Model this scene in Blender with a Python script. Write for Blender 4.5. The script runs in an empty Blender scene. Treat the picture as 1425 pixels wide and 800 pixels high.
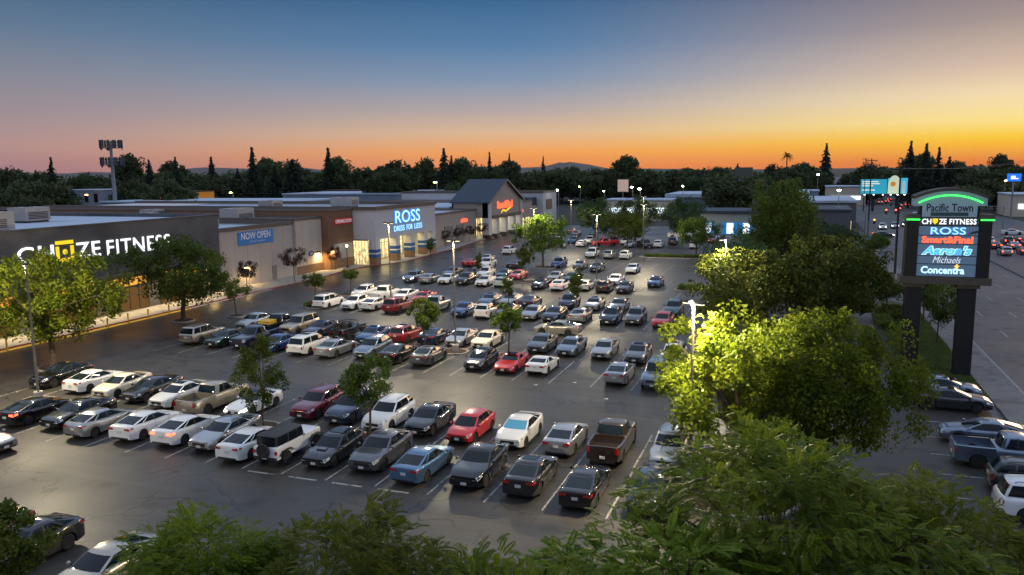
import bpy, bmesh, math, random
import numpy as np
from mathutils import Vector, Matrix

RND = random.Random(11)
sc = bpy.context.scene
COL = sc.collection
rad = math.radians

# ------------------------------------------------------------------ helpers
def tag(o, label=None, cat=None, group=None, kind=None):
    if label: o['label'] = label
    if cat: o['category'] = cat
    if group: o['group'] = group
    if kind: o['kind'] = kind
    return o

def empty(name, loc, label, cat, group=None, rz=0.0):
    o = bpy.data.objects.new(name, None)
    o.empty_display_size = 0.3
    COL.objects.link(o)
    o.location = loc
    o.rotation_euler = (0, 0, rz)
    return tag(o, label, cat, group)

def link_mesh(name, me, parent=None, loc=(0, 0, 0), mats=None):
    o = bpy.data.objects.new(name, me)
    COL.objects.link(o)
    o.location = loc
    if parent is not None: o.parent = parent
    return o

class MB:
    """collects faces; build() links them as one mesh object"""
    def __init__(s):
        s.v = []; s.f = []; s.m = []
    def face(s, pts, m=0):
        b = len(s.v); s.v += [tuple(p) for p in pts]
        s.f.append(tuple(range(b, b + len(pts)))); s.m.append(m)
    def box(s, x0, x1, y0, y1, z0, z1, m=0):
        b = len(s.v)
        s.v += [(x0,y0,z0),(x1,y0,z0),(x1,y1,z0),(x0,y1,z0),(x0,y0,z1),(x1,y0,z1),(x1,y1,z1),(x0,y1,z1)]
        for f in ((0,3,2,1),(4,5,6,7),(0,1,5,4),(1,2,6,5),(2,3,7,6),(3,0,4,7)):
            s.f.append(tuple(b+i for i in f)); s.m.append(m)
    def obox(s, c, sx, sy, sz, rz=0.0, m=0):
        """box of half sizes about c, turned about z"""
        b = len(s.v); ca, sa = math.cos(rz), math.sin(rz)
        for dz in (-sz, sz):
            for dx, dy in ((-sx,-sy),(sx,-sy),(sx,sy),(-sx,sy)):
                s.v.append((c[0]+ca*dx-sa*dy, c[1]+sa*dx+ca*dy, c[2]+dz))
        for f in ((0,3,2,1),(4,5,6,7),(0,1,5,4),(1,2,6,5),(2,3,7,6),(3,0,4,7)):
            s.f.append(tuple(b+i for i in f)); s.m.append(m)
    def prism(s, pts, z0, z1, m=0, side_m=None):
        n = len(pts); b = len(s.v)
        s.v += [(x,y,z0) for x,y in pts] + [(x,y,z1) for x,y in pts]
        s.f.append(tuple(b+n+i for i in range(n))); s.m.append(m)
        s.f.append(tuple(b+n-1-i for i in range(n))); s.m.append(m)
        for i in range(n):
            j = (i+1) % n
            s.f.append((b+i,b+j,b+n+j,b+n+i)); s.m.append(m if side_m is None else side_m)
    def tube(s, pts, radii, n=8, m=0, cap=True):
        pts = [Vector(p) for p in pts]; rings = []
        for i, p in enumerate(pts):
            d = (pts[min(i+1,len(pts)-1)] - pts[max(i-1,0)])
            d = d.normalized() if d.length > 1e-9 else Vector((0,0,1))
            a = Vector((0,0,1)) if abs(d.z) < 0.9 else Vector((1,0,0))
            u = d.cross(a).normalized(); w = d.cross(u)
            ring = []
            for k in range(n):
                t = 2*math.pi*k/n
                q = p + (u*math.cos(t) + w*math.sin(t))*radii[i]
                ring.append(len(s.v)); s.v.append(tuple(q))
            rings.append(ring)
        for a, b in zip(rings, rings[1:]):
            for k in range(n):
                s.f.append((a[k], a[(k+1)%n], b[(k+1)%n], b[k])); s.m.append(m)
        if cap:
            s.f.append(tuple(rings[0][::-1])); s.m.append(m)
            s.f.append(tuple(rings[-1])); s.m.append(m)
    def lathe(s, prof, n=16, m=0, axis='z', c=(0,0,0), close=False):
        """prof: (r, h) pairs turned about an axis"""
        rings = []
        for r, h in prof:
            ring = []
            for k in range(n):
                t = 2*math.pi*k/n; a, b = r*math.cos(t), r*math.sin(t)
                q = (a, b, h) if axis == 'z' else ((a, h, b) if axis == 'y' else (h, a, b))
                ring.append(len(s.v)); s.v.append((q[0]+c[0], q[1]+c[1], q[2]+c[2]))
            rings.append(ring)
        for a, b in zip(rings, rings[1:]):
            for k in range(n):
                s.f.append((a[k], a[(k+1)%n], b[(k+1)%n], b[k])); s.m.append(m)
        if not close:
            s.f.append(tuple(rings[0][::-1])); s.m.append(m)
            s.f.append(tuple(rings[-1])); s.m.append(m)
    def mesh(s, name, mats, smooth=False, shift=None, recalc=True, angle=38):
        me = bpy.data.meshes.new(name)
        v = s.v if shift is None else [(a-shift[0], b-shift[1], c-shift[2]) for a,b,c in s.v]
        me.from_pydata(v, [], s.f)
        for mt in mats: me.materials.append(mt)
        me.polygons.foreach_set('material_index', s.m)
        if recalc:
            bm = bmesh.new(); bm.from_mesh(me)
            if smooth: bmesh.ops.remove_doubles(bm, verts=bm.verts, dist=1e-5)
            bmesh.ops.recalc_face_normals(bm, faces=bm.faces)
            bm.to_mesh(me); bm.free()
        if smooth:
            me.shade_smooth(); me.set_sharp_from_angle(angle=rad(angle))
        me.update()
        return me
    def build(s, name, mats, parent=None, smooth=False, world=True, **k):
        if not isinstance(mats, (list, tuple)): mats = [mats]
        sh = tuple(parent.location) if (parent is not None and world) else None
        return link_mesh(name, s.mesh(name, mats, smooth, sh, **k), parent)

# ------------------------------------------------------------------ materials
MATS = {}
def new_mat(name):
    m = bpy.data.materials.new(name); m.use_nodes = True
    nt = m.node_tree; nt.nodes.clear()
    out = nt.nodes.new('ShaderNodeOutputMaterial')
    return m, nt, out

def N(nt, typ, **kw):
    n = nt.nodes.new(typ)
    for k, v in kw.items():
        if k in ('inp',):
            for kk, vv in v.items(): n.inputs[kk].default_value = vv
        else: setattr(n, k, v)
    return n

def pbsdf(nt, out, color=(.5,.5,.5), rough=.5, metal=0., spec=.5, coat=0., emit=None, es=0.):
    b = nt.nodes.new('ShaderNodeBsdfPrincipled')
    b.inputs['Base Color'].default_value = (*color, 1)
    b.inputs['Roughness'].default_value = rough
    b.inputs['Metallic'].default_value = metal
    b.inputs['Specular IOR Level'].default_value = spec
    b.inputs['Coat Weight'].default_value = coat
    b.inputs['Coat Roughness'].default_value = 0.04
    if emit is not None:
        b.inputs['Emission Color'].default_value = (*emit, 1)
        b.inputs['Emission Strength'].default_value = es
    nt.links.new(b.outputs[0], out.inputs['Surface'])
    return b

def plain(name, color, rough=.5, metal=0., spec=.5, coat=0., emit=None, es=0.):
    if name in MATS: return MATS[name]
    m, nt, out = new_mat(name)
    pbsdf(nt, out, color, rough, metal, spec, coat, emit, es)
    MATS[name] = m
    return m

def glow(name, color, strength):
    if name in MATS: return MATS[name]
    m, nt, out = new_mat(name)
    e = N(nt, 'ShaderNodeEmission'); e.inputs[0].default_value = (*color, 1); e.inputs[1].default_value = strength
    nt.links.new(e.outputs[0], out.inputs['Surface'])
    MATS[name] = m
    return m

def noisy(name, c1, c2, scale=1.5, rough=.8, bump=.0, detail=5, spec=.3, c3=None, scale3=.15, metal=0., lines=None):
    """two-tone weathered surface in object space (metres); lines = (axis, spacing, width, colour) for joints"""
    if name in MATS: return MATS[name]
    m, nt, out = new_mat(name); L = nt.links.new
    b = pbsdf(nt, out, c1, rough, metal, spec)
    tc = N(nt, 'ShaderNodeTexCoord')
    n1 = N(nt, 'ShaderNodeTexNoise', inp={'Scale': scale, 'Detail': detail, 'Roughness': .65})
    L(tc.outputs['Object'], n1.inputs['Vector'])
    r = N(nt, 'ShaderNodeMapRange', inp={'From Min': .3, 'From Max': .7})
    L(n1.outputs['Fac'], r.inputs['Value'])
    mx = N(nt, 'ShaderNodeMix', data_type='RGBA')
    mx.inputs[6].default_value = (*c1, 1); mx.inputs[7].default_value = (*c2, 1)
    L(r.outputs[0], mx.inputs[0]); colr = mx.outputs[2]
    if c3 is not None:
        n2 = N(nt, 'ShaderNodeTexNoise', inp={'Scale': scale3, 'Detail': 4})
        L(tc.outputs['Object'], n2.inputs['Vector'])
        r2 = N(nt, 'ShaderNodeMapRange', inp={'From Min': .52, 'From Max': .66})
        L(n2.outputs['Fac'], r2.inputs['Value'])
        m2 = N(nt, 'ShaderNodeMix', data_type='RGBA'); m2.inputs[7].default_value = (*c3, 1)
        L(r2.outputs[0], m2.inputs[0]); L(colr, m2.inputs[6]); colr = m2.outputs[2]
    if lines is not None:
        ax, spc, wd, lc = lines
        sx = N(nt, 'ShaderNodeSeparateXYZ'); L(tc.outputs['Object'], sx.inputs[0])
        md = N(nt, 'ShaderNodeMath', operation='PINGPONG'); md.inputs[1].default_value = spc/2
        L(sx.outputs[ax], md.inputs[0])
        lt = N(nt, 'ShaderNodeMath', operation='LESS_THAN'); lt.inputs[1].default_value = wd/2
        L(md.outputs[0], lt.inputs[0])
        m3 = N(nt, 'ShaderNodeMix', data_type='RGBA'); m3.inputs[7].default_value = (*lc, 1)
        L(lt.outputs[0], m3.inputs[0]); L(colr, m3.inputs[6]); colr = m3.outputs[2]
    L(colr, b.inputs['Base Color'])
    if bump > 0:
        bp = N(nt, 'ShaderNodeBump', inp={'Strength': bump, 'Distance': .02})
        n4 = N(nt, 'ShaderNodeTexNoise', inp={'Scale': scale*12, 'Detail': 3})
        L(tc.outputs['Object'], n4.inputs['Vector'])
        L(n4.outputs['Fac'], bp.inputs['Height']); L(bp.outputs[0], b.inputs['Normal'])
    MATS[name] = m
    return m

def asphalt_mat(name, dark, light, warm, rough, crack=.95):
    m, nt, out = new_mat(name); L = nt.links.new
    b = pbsdf(nt, out, dark, rough, 0, .5)
    tc = N(nt, 'ShaderNodeTexCoord')
    P = tc.outputs['Object']
    big = N(nt, 'ShaderNodeTexNoise', inp={'Scale': .11, 'Detail': 6, 'Roughness': .6}); L(P, big.inputs['Vector'])
    fine = N(nt, 'ShaderNodeTexNoise', inp={'Scale': 9., 'Detail': 4, 'Roughness': .7}); L(P, fine.inputs['Vector'])
    r1 = N(nt, 'ShaderNodeMapRange', inp={'From Min': .36, 'From Max': .66}); L(big.outputs['Fac'], r1.inputs['Value'])
    mx = N(nt, 'ShaderNodeMix', data_type='RGBA'); mx.inputs[6].default_value = (*dark,1); mx.inputs[7].default_value = (*light,1)
    L(r1.outputs[0], mx.inputs[0])
    # streaks along the driving direction
    mp = N(nt, 'ShaderNodeMapping'); mp.inputs['Scale'].default_value = (.07, .9, 1); L(P, mp.inputs['Vector'])
    st = N(nt, 'ShaderNodeTexNoise', inp={'Scale': 1.0, 'Detail': 5, 'Roughness': .62}); L(mp.outputs[0], st.inputs['Vector'])
    r2 = N(nt, 'ShaderNodeMapRange', inp={'From Min': .48, 'From Max': .72, 'To Max': .6}); L(st.outputs['Fac'], r2.inputs['Value'])
    m2 = N(nt, 'ShaderNodeMix', data_type='RGBA'); m2.inputs[7].default_value = (*warm,1)
    L(r2.outputs[0], m2.inputs[0]); L(mx.outputs[2], m2.inputs[6])
    # grain
    r3 = N(nt, 'ShaderNodeMapRange', inp={'From Min': .3, 'From Max': .7, 'To Min': .78, 'To Max': 1.22}); L(fine.outputs['Fac'], r3.inputs['Value'])
    m3 = N(nt, 'ShaderNodeVectorMath', operation='SCALE'); L(m2.outputs[2], m3.inputs[0]); L(r3.outputs[0], m3.inputs['Scale'])
    # cracks: distorted cell edges where a slow mask allows
    dn = N(nt, 'ShaderNodeTexNoise', inp={'Scale': .5, 'Detail': 4}); L(P, dn.inputs['Vector'])
    dv = N(nt, 'ShaderNodeVectorMath', operation='SCALE'); dv.inputs['Scale'].default_value = 3.2; L(dn.outputs['Color'], dv.inputs[0])
    ad = N(nt, 'ShaderNodeVectorMath', operation='ADD'); L(P, ad.inputs[0]); L(dv.outputs[0], ad.inputs[1])
    vo = N(nt, 'ShaderNodeTexVoronoi', feature='DISTANCE_TO_EDGE'); vo.inputs['Scale'].default_value = .2; L(ad.outputs[0], vo.inputs['Vector'])
    lt = N(nt, 'ShaderNodeMapRange', inp={'From Min': .006, 'From Max': .022, 'To Min': 1., 'To Max': 0.}); L(vo.outputs['Distance'], lt.inputs['Value'])
    mk = N(nt, 'ShaderNodeTexNoise', inp={'Scale': .16, 'Detail': 2}); L(P, mk.inputs['Vector'])
    r4 = N(nt, 'ShaderNodeMapRange', inp={'From Min': .42, 'From Max': .52, 'To Max': crack}); L(mk.outputs['Fac'], r4.inputs['Value'])
    mu = N(nt, 'ShaderNodeMath', operation='MULTIPLY'); L(lt.outputs[0], mu.inputs[0]); L(r4.outputs[0], mu.inputs[1])
    m4 = N(nt, 'ShaderNodeMix', data_type='RGBA'); m4.inputs[7].default_value = (.003,.003,.003,1)
    L(mu.outputs[0], m4.inputs[0]); L(m3.outputs[0], m4.inputs[6])
    # paving lanes with tarred joints, each lane a slightly different age
    br = N(nt, 'ShaderNodeTexBrick', inp={'Scale': 1., 'Mortar Size': .035, 'Brick Width': 23., 'Row Height': 5.6, 'Mortar Smooth': .3})
    br.inputs['Color1'].default_value = (.86,.86,.86,1); br.inputs['Color2'].default_value = (1.16,1.14,1.10,1); br.inputs['Mortar'].default_value = (.45,.45,.45,1)
    L(P, br.inputs['Vector'])
    mb_ = N(nt, 'ShaderNodeMix', data_type='RGBA', blend_type='MULTIPLY'); mb_.inputs[0].default_value = .8
    L(m4.outputs[2], mb_.inputs[6]); L(br.outputs['Color'], mb_.inputs[7]); m4 = mb_
    # oil spots
    o = N(nt, 'ShaderNodeTexVoronoi'); o.inputs['Scale'].default_value = .42; L(P, o.inputs['Vector'])
    ro = N(nt, 'ShaderNodeMapRange', inp={'From Min': .06, 'From Max': .34, 'To Min': .75, 'To Max': 0.}); L(o.outputs['Distance'], ro.inputs['Value'])
    m5 = N(nt, 'ShaderNodeMix', data_type='RGBA'); m5.inputs[7].default_value = (.007,.007,.007,1)
    L(ro.outputs[0], m5.inputs[0]); L(m4.outputs[2], m5.inputs[6])
    L(m5.outputs[2], b.inputs['Base Color'])
    rr = N(nt, 'ShaderNodeMapRange', inp={'From Min': .3, 'From Max': .7, 'To Min': rough-.1, 'To Max': rough+.14}); L(big.outputs['Fac'], rr.inputs['Value'])
    L(rr.outputs[0], b.inputs['Roughness'])
    bp = N(nt, 'ShaderNodeBump', inp={'Strength': .25, 'Distance': .01}); L(fine.outputs['Fac'], bp.inputs['Height']); L(bp.outputs[0], b.inputs['Normal'])
    MATS[name] = m
    return m

def leaf_mat(name, c1, c2, trans=.4, rough=.55):
    if name in MATS: return MATS[name]
    m, nt, out = new_mat(name); L = nt.links.new
    g = N(nt, 'ShaderNodeNewGeometry'); oi = N(nt, 'ShaderNodeObjectInfo')
    mx = N(nt, 'ShaderNodeMix', data_type='RGBA'); mx.inputs[6].default_value = (*c1,1); mx.inputs[7].default_value = (*c2,1)
    tc = N(nt, 'ShaderNodeTexCoord'); cn = N(nt, 'ShaderNodeTexNoise', inp={'Scale': .55, 'Detail': 3}); L(tc.outputs['Object'], cn.inputs['Vector'])
    cm = N(nt, 'ShaderNodeMapRange', inp={'From Min': .35, 'From Max': .65, 'To Min': -.25, 'To Max': .7}); L(cn.outputs['Fac'], cm.inputs['Value'])
    sm = N(nt, 'ShaderNodeMath', operation='MULTIPLY_ADD', use_clamp=True); sm.inputs[1].default_value = .6; L(g.outputs['Random Per Island'], sm.inputs[0]); L(cm.outputs[0], sm.inputs[2])
    L(sm.outputs[0], mx.inputs[0])
    hs = N(nt, 'ShaderNodeHueSaturation')
    rv = N(nt, 'ShaderNodeMapRange', inp={'To Min': .72, 'To Max': 1.3}); L(oi.outputs['Random'], rv.inputs['Value'])
    rh = N(nt, 'ShaderNodeMapRange', inp={'To Min': .478, 'To Max': .512}); L(oi.outputs['Random'], rh.inputs['Value'])
    L(rv.outputs[0], hs.inputs['Value']); L(rh.outputs[0], hs.inputs['Hue']); L(mx.outputs[2], hs.inputs['Color'])
    d = N(nt, 'ShaderNodeBsdfPrincipled'); d.inputs['Roughness'].default_value = rough; d.inputs['Specular IOR Level'].default_value = .2
    L(hs.outputs[0], d.inputs['Base Color'])
    t = N(nt, 'ShaderNodeBsdfTranslucent'); L(hs.outputs[0], t.inputs['Color'])
    ms = N(nt, 'ShaderNodeMixShader'); ms.inputs[0].default_value = trans
    L(d.outputs[0], ms.inputs[1]); L(t.outputs[0], ms.inputs[2]); L(ms.outputs[0], out.inputs['Surface'])
    MATS[name] = m
    return m

def text_mesh(name, body, width, height, depth=.06, bold=0., shear=0., spacing=1., origin=(0,0,0), face='+x'):
    """lettering fitted to width x height; its lower left corner at origin, facing +x (reads along +y) or -y (reads along +x)"""
    cu = bpy.data.curves.new(name, 'FONT'); cu.body = body
    cu.extrude = .05; cu.offset = bold; cu.shear = shear; cu.space_character = spacing; cu.resolution_u = 3
    o = bpy.data.objects.new(name, cu); COL.objects.link(o)
    bpy.context.view_layer.update()
    me = bpy.data.meshes.new_from_object(o.evaluated_get(bpy.context.evaluated_depsgraph_get()))
    bpy.data.objects.remove(o)
    n = len(me.vertices); co = np.empty(n*3); me.vertices.foreach_get('co', co); co = co.reshape(-1,3)
    mn, mxx = co.min(0), co.max(0)
    u = (co[:,0]-mn[0])/(mxx[0]-mn[0])*width
    v = (co[:,1]-mn[1])/(mxx[1]-mn[1])*height
    w = (co[:,2]-mn[2])/(mxx[2]-mn[2])*depth
    if face == '+x': q = np.stack([origin[0]+w, origin[1]+u, origin[2]+v], 1)
    else: q = np.stack([origin[0]+u, origin[1]-w, origin[2]+v], 1)
    me.vertices.foreach_set('co', q.ravel()); me.update(); me.name = name
    return me

def add_text(name, parent, body, width, height, mat, origin, face='+x', **k):
    loc = parent.location if parent is not None else (0,0,0)
    me = text_mesh(name, body, width, height, origin=tuple(origin[i]-loc[i] for i in range(3)), face=face, **k)
    me.materials.clear(); me.materials.append(mat)
    return link_mesh(name, me, parent)

# base materials
M_asph = asphalt_mat('lot_asphalt', (.025,.0235,.022), (.042,.0385,.034), (.068,.059,.048), .48)
M_street = asphalt_mat('street_asphalt', (.050,.049,.050), (.070,.068,.067), (.088,.084,.08), .62, crack=.4)
M_lane = asphalt_mat('lane_asphalt', (.017,.016,.016), (.029,.027,.025), (.044,.039,.034), .33)
M_paint = noisy('worn_white_paint', (.46,.44,.41), (.17,.165,.16), 5., .6, c3=(.08,.077,.073), scale3=2.0)
M_yellow = noisy('yellow_paint', (.70,.45,.03), (.52,.33,.03), 3., .5)
M_redkerb = noisy('red_kerb_paint', (.36,.06,.05), (.22,.07,.06), 3., .7, c3=(.25,.2,.18), scale3=1.2)
M_conc = noisy('concrete', (.36,.34,.31), (.28,.265,.245), 1.2, .8, .15, c3=(.22,.21,.2), scale3=.5, lines=(1, 1.5, .03, (.15,.14,.13)))
M_kerbc = noisy('kerb_concrete', (.34,.32,.30), (.24,.23,.22), 2., .85)
M_mulch = noisy('bark_mulch', (.07,.045,.03), (.03,.02,.015), 6., .95, .6)
M_ground = noisy('town_ground', (.035,.037,.03), (.055,.05,.042), .02, .95, c3=(.03,.045,.02), scale3=.03)
M_bark = noisy('tree_bark', (.10,.075,.055), (.05,.038,.03), 6., .9, .6)
M_black = plain('black_plastic', (.012,.012,.013), .5)
M_steel = noisy('galvanised_steel', (.33,.33,.34), (.25,.25,.26), 2., .45, metal=.7)
M_polep = noisy('pole_bronze', (.16,.14,.12), (.12,.105,.09), 2., .45, metal=.3)
M_dark = noisy('dark_metal', (.03,.03,.032), (.045,.044,.045), 2., .5)
M_glass = plain('window_glass', (.007,.012,.016), .03, 0, .8)
# ------------------------------------------------------------------ vehicles
def interp(ctrl, x):
    """ctrl: (x, value) pairs with falling x"""
    xs = [c[0] for c in ctrl][::-1]; ys = [c[1] for c in ctrl][::-1]
    return float(np.interp(x, xs, ys))

# top: shoulder height along the car; green: screen base, roof front, roof rear, rear glass base; pill: pillar positions
CAR = {
 'sedan': dict(L=4.75, W=1.84, H=1.45, wb=2.78, fo=.93, R=.335, top=[(2.38,.64),(2.34,.71),(2.2,.79),(1.9,.86),(1.15,.96),(0,.97),(-1.0,1.01),(-1.7,1.07),(-2.22,1.08),(-2.33,1.03),(-2.37,.88)],
   green=(1.28,.32,-.85,-2.02), pill=(-.24,-1.22), kick=.13),
 'coupe': dict(L=4.45, W=1.85, H=1.31, wb=2.58, fo=.92, R=.335, top=[(2.23,.52),(2.18,.60),(2.0,.69),(1.6,.76),(.75,.87),(0,.87),(-.9,.93),(-1.6,.98),(-2.05,.96),(-2.18,.9),(-2.23,.8)],
   green=(.78,-.10,-.85,-1.75), pill=(-.72,-1.0), kick=.12),
 'hatch': dict(L=4.35, W=1.80, H=1.48, wb=2.66, fo=.88, R=.325, top=[(2.18,.60),(2.13,.68),(2.0,.76),(1.6,.85),(1.0,.94),(0,.96),(-1.0,1.0),(-1.8,1.04),(-2.05,1.02),(-2.14,.95),(-2.18,.85)],
   green=(1.30,.35,-1.30,-2.06), pill=(-.20,-1.15), kick=.14),
 'slope': dict(L=4.50, W=1.76, H=1.49, wb=2.70, fo=.90, R=.32, top=[(2.25,.60),(2.2,.68),(2.05,.77),(1.6,.88),(1.25,.95),(0,.97),(-1.0,1.02),(-1.9,1.1),(-2.1,1.1),(-2.2,1.0),(-2.25,.85)],
   green=(1.35,.25,-1.0,-2.08), pill=(-.25,-1.2), kick=.14),
 'suv': dict(L=4.62, W=1.87, H=1.68, wb=2.68, fo=.92, R=.36, top=[(2.31,.70),(2.26,.82),(2.1,.92),(1.7,1.0),(1.0,1.07),(0,1.09),(-1.0,1.12),(-1.9,1.14),(-2.2,1.12),(-2.28,1.02),(-2.31,.9)],
   green=(1.08,.25,-1.75,-2.18), pill=(-.25,-1.2), kick=.16, rails=True),
 'crossover': dict(L=4.75, W=1.90, H=1.62, wb=2.85, fo=.90, R=.37, top=[(2.38,.68),(2.33,.80),(2.15,.92),(1.7,1.0),(.95,1.08),(0,1.10),(-1.0,1.13),(-1.8,1.18),(-2.2,1.17),(-2.33,1.05),(-2.38,.9)],
   green=(1.02,.18,-1.05,-2.12), pill=(-.32,-1.25), kick=.16),
 'minivan': dict(L=5.08, W=1.96, H=1.76, wb=3.03, fo=.95, R=.34, top=[(2.54,.66),(2.49,.78),(2.3,.88),(1.9,1.0),(1.5,1.07),(0,1.08),(-1.0,1.08),(-2.1,1.1),(-2.42,1.08),(-2.5,.98),(-2.54,.8)],
   green=(1.62,.55,-2.1,-2.44), pill=(.15,-1.05), kick=.15),
 'box': dict(L=4.95, W=1.98, H=1.86, wb=2.95, fo=.90, R=.38, top=[(2.475,.85),(2.43,.98),(2.3,1.06),(1.8,1.10),(.95,1.14),(0,1.16),(-1.0,1.17),(-2.0,1.17),(-2.35,1.15),(-2.44,1.05),(-2.475,.9)],
   green=(1.0,.35,-2.1,-2.38), pill=(-.3,-1.25), kick=.16, rails=True),
 'pickup': dict(L=5.75, W=2.02, H=1.92, wb=3.62, fo=.97, R=.40, top=[(2.875,.90),(2.83,1.05),(2.7,1.12),(2.2,1.17),(1.4,1.22),(.3,1.24),(-.7,1.24),(-.86,1.24),(-2.8,1.24),(-2.875,1.22)],
   green=(1.42,.72,-.50,-.72), pill=(.15,-.42), kick=.18, bed=(-.88,-2.80,.80)),
 'jeep': dict(L=4.45, W=1.86, H=1.87, wb=2.95, fo=.66, R=.41, top=[(2.225,1.10),(2.2,1.14),(1.9,1.16),(.8,1.19),(0,1.2),(-1.0,1.2),(-2.1,1.2),(-2.2,1.18),(-2.225,1.1)],
   green=(.72,.45,-2.12,-2.18), pill=(-.2,-1.05), kick=.06, jeep=True),
}
CAR['wagon'] = dict(CAR['hatch'], L=4.55, H=1.5, top=[(2.28,.60),(2.23,.68),(2.1,.76),(1.7,.85),(1.0,.94),(0,.96),(-1.0,1.0),(-1.9,1.03),(-2.15,1.02),(-2.24,.95),(-2.28,.85)], green=(1.12,.2,-1.55,-2.14), scoop=True)
CAR['openjeep'] = dict(CAR['jeep'], open=True)

def build_car(kind):
    """local frame: x forward, y to its left side, z up. Returns [(part, mesh, parent part index or None, offset, uses paint)]"""
    p = CAR[kind]; L, W, H, wb, R = p['L'], p['W'], p['H'], p['wb'], p['R']
    hw = W/2; Ra = R + .055
    xf = L/2 - p['fo']; xr = xf - wb
    jeep = p.get('jeep'); bed = p.get('bed'); opn = p.get('open')
    parts = []
    def wid(x):
        d = L/2 - abs(x); D = .95 if x > 0 else .7; a = (.17 if x > 0 else .12)
        if jeep:
            return hw*.86 if x < .75 else hw*(.80 - .08*(x-.75)/1.5)
        return hw if d >= D else hw*(1 - a*(1-d/D)**2.0)
    def zlow(x):
        z = .22 if abs(x) < L/2-.35 else .22 + .10*(abs(x)-(L/2-.35))/.35
        if jeep: z = .48
        if kind in ('pickup','box'): z += .14
        for xc in (xf, xr):
            dx = abs(x-xc)
            if dx < Ra: z = max(z, R + math.sqrt(Ra*Ra-dx*dx))
        return z
    def section(x, inbed=False):
        w = wid(x); zt = interp(p['top'], x); zl = zlow(x); zl = min(zl, zt-.12); h = zt-zl
        cr = .035 if not jeep else .012
        if x > L/2-.5: cr *= max(.2, (L/2-x)/.5)
        if inbed:
            fl = p['bed'][2]
            top = [(0,fl),(.45*w,fl),(.86*w,fl),(.872*w,zt),(.985*w,zt-.012)]
        elif bed: top = [(0,zt+cr),(.5*w,zt+cr*.7),(.82*w,zt+.02),(.94*w,zt-.03),(.99*w,zt-.12)]
        elif jeep: top = [(0,zt+cr),(.5*w,zt+cr),(.93*w,zt),(.985*w,zt-.03),(w,zt-.1)]
        else: top = [(0,zt+cr),(.45*w,zt+cr*.85),(.80*w,zt+.018),(.94*w,zt-.05*h-.01),(.99*w,zt-.22*h)]
        zc = min(zl, .34) if not jeep else .48
        return top + [(1.0*w, zl+.42*h), (.985*w, zl), (w-.24, zl), (w-.26, zc), (0, zc)]
    # station list
    xs = set()
    for x, _ in p['top']: xs.add(round(x,3))
    for xc in (xf, xr):
        for k in range(-6, 7):
            a = k/6.0
            xs.add(round(xc + Ra*math.sin(a*math.pi/2)*1.0, 4))
        xs.add(round(xc+Ra+.004,4)); xs.add(round(xc-Ra-.004,4))
    for x in np.linspace(-L/2+.1, L/2-.1, 9): xs.add(round(float(x),3))
    xs = sorted([x for x in xs if -L/2 <= x <= L/2], reverse=True)
    st = []
    for x in xs:
        st.append((x, False))
    if bed:
        b0, b1, fl = bed
        st = [(x, b1 < x < b0) for x, _ in st]
        st += [(b0+.001, False), (b0-.001, True), (b1+.001, True), (b1-.001, False)]
        st = sorted(st, key=lambda a: -a[0])
    mb = MB(); rows = []
    for x, ib in st:
        s = section(x, ib); r = []
        for y, z in s: r.append(len(mb.v)); mb.v.append((x, y, z))
        l = [r[0]]
        for y, z in s[1:-1]: l.append(len(mb.v)); mb.v.append((x, -y, z))
        l.append(r[-1])
        rows.append((r, l))
    K = 10
    for (r0, l0), (r1, l1) in zip(rows, rows[1:]):
        for k in range(K-1):
            mi = 1 if k >= 6 else 0
            mb.f.append((r0[k], r0[k+1], r1[k+1], r1[k])); mb.m.append(mi)
            mb.f.append((l0[k+1], l0[k], l1[k], l1[k+1])); mb.m.append(mi)
    for r, l in (rows[0], rows[-1]):
        mb.f.append(tuple(r + l[1:-1][::-1])); mb.m.append(0)
    # greenhouse -------------------------------------------------------
    gx0, gx1, gx2, gx3 = p['green']; xB, xC = p['pill']
    wb_ = wid(0)*(.90 if not jeep else .97); wr_ = hw*(.73 if not (bed or jeep or kind in ('box','minivan')) else .76)
    if kind in ('suv','crossover'): wr_ = hw*.74
    if jeep: wr_ = hw*.78
    zb = lambda x: interp(p['top'], x)
    def half():
        base = [(gx0,0),(gx0-.05,.5*wb_),(gx0-.20,.88*wb_),(gx0-.30,.97*wb_),(xB+.05,wb_),(xB-.05,wb_),(xC,wb_*.995),(xC-.10,wb_*.985),(gx3+.18,.93*wb_),(gx3+.08,.82*wb_),(gx3,.45*wb_),(gx3,0)]
        dx = (gx1-gx2)
        roof = [(gx1,0),(gx1-.02,.5*wr_),(gx1-.08,.90*wr_),(gx1-.15,.97*wr_),(min(xB+.02,gx1-.2),wr_),(xB-.05,wr_),(max(xC+.08,gx2+.30),wr_*.99),(max(xC,gx2+.22),wr_*.985),(gx2+.12,.95*wr_),(gx2+.04,.86*wr_),(gx2,.45*wr_),(gx2,0)]
        return base, roof
    base, roof = half()
    zr = H-.045
    lev = [0,.06,.5,.93,1.0]
    cx_ = (gx1+gx2)/2; hl_ = max(.3,(gx1-gx2)/2)
    zarc = lambda x: zr - (0 if jeep else .06)*((x-cx_)/hl_)**2
    def gp(i, t, sgn):
        bx, by = base[i]; rx, ry = roof[i]
        z0 = zb(bx)+.005; z1 = zarc(rx) - .02*(abs(ry)/wr_)
        bul = .03*math.sin(math.pi*t)
        x = bx+(rx-bx)*t; y = by+(ry-by)*t; z = z0+(z1-z0)*t
        if i in (0,1,2): x += bul
        elif i in (9,10,11): x -= bul*.8
        else: y += bul*.8
        return (x, sgn*y, z)
    nI = len(base)
    hasq = (gx3+.18) < (xC-.10) - .35      # room for a rear quarter glass
    glass = {}
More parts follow.
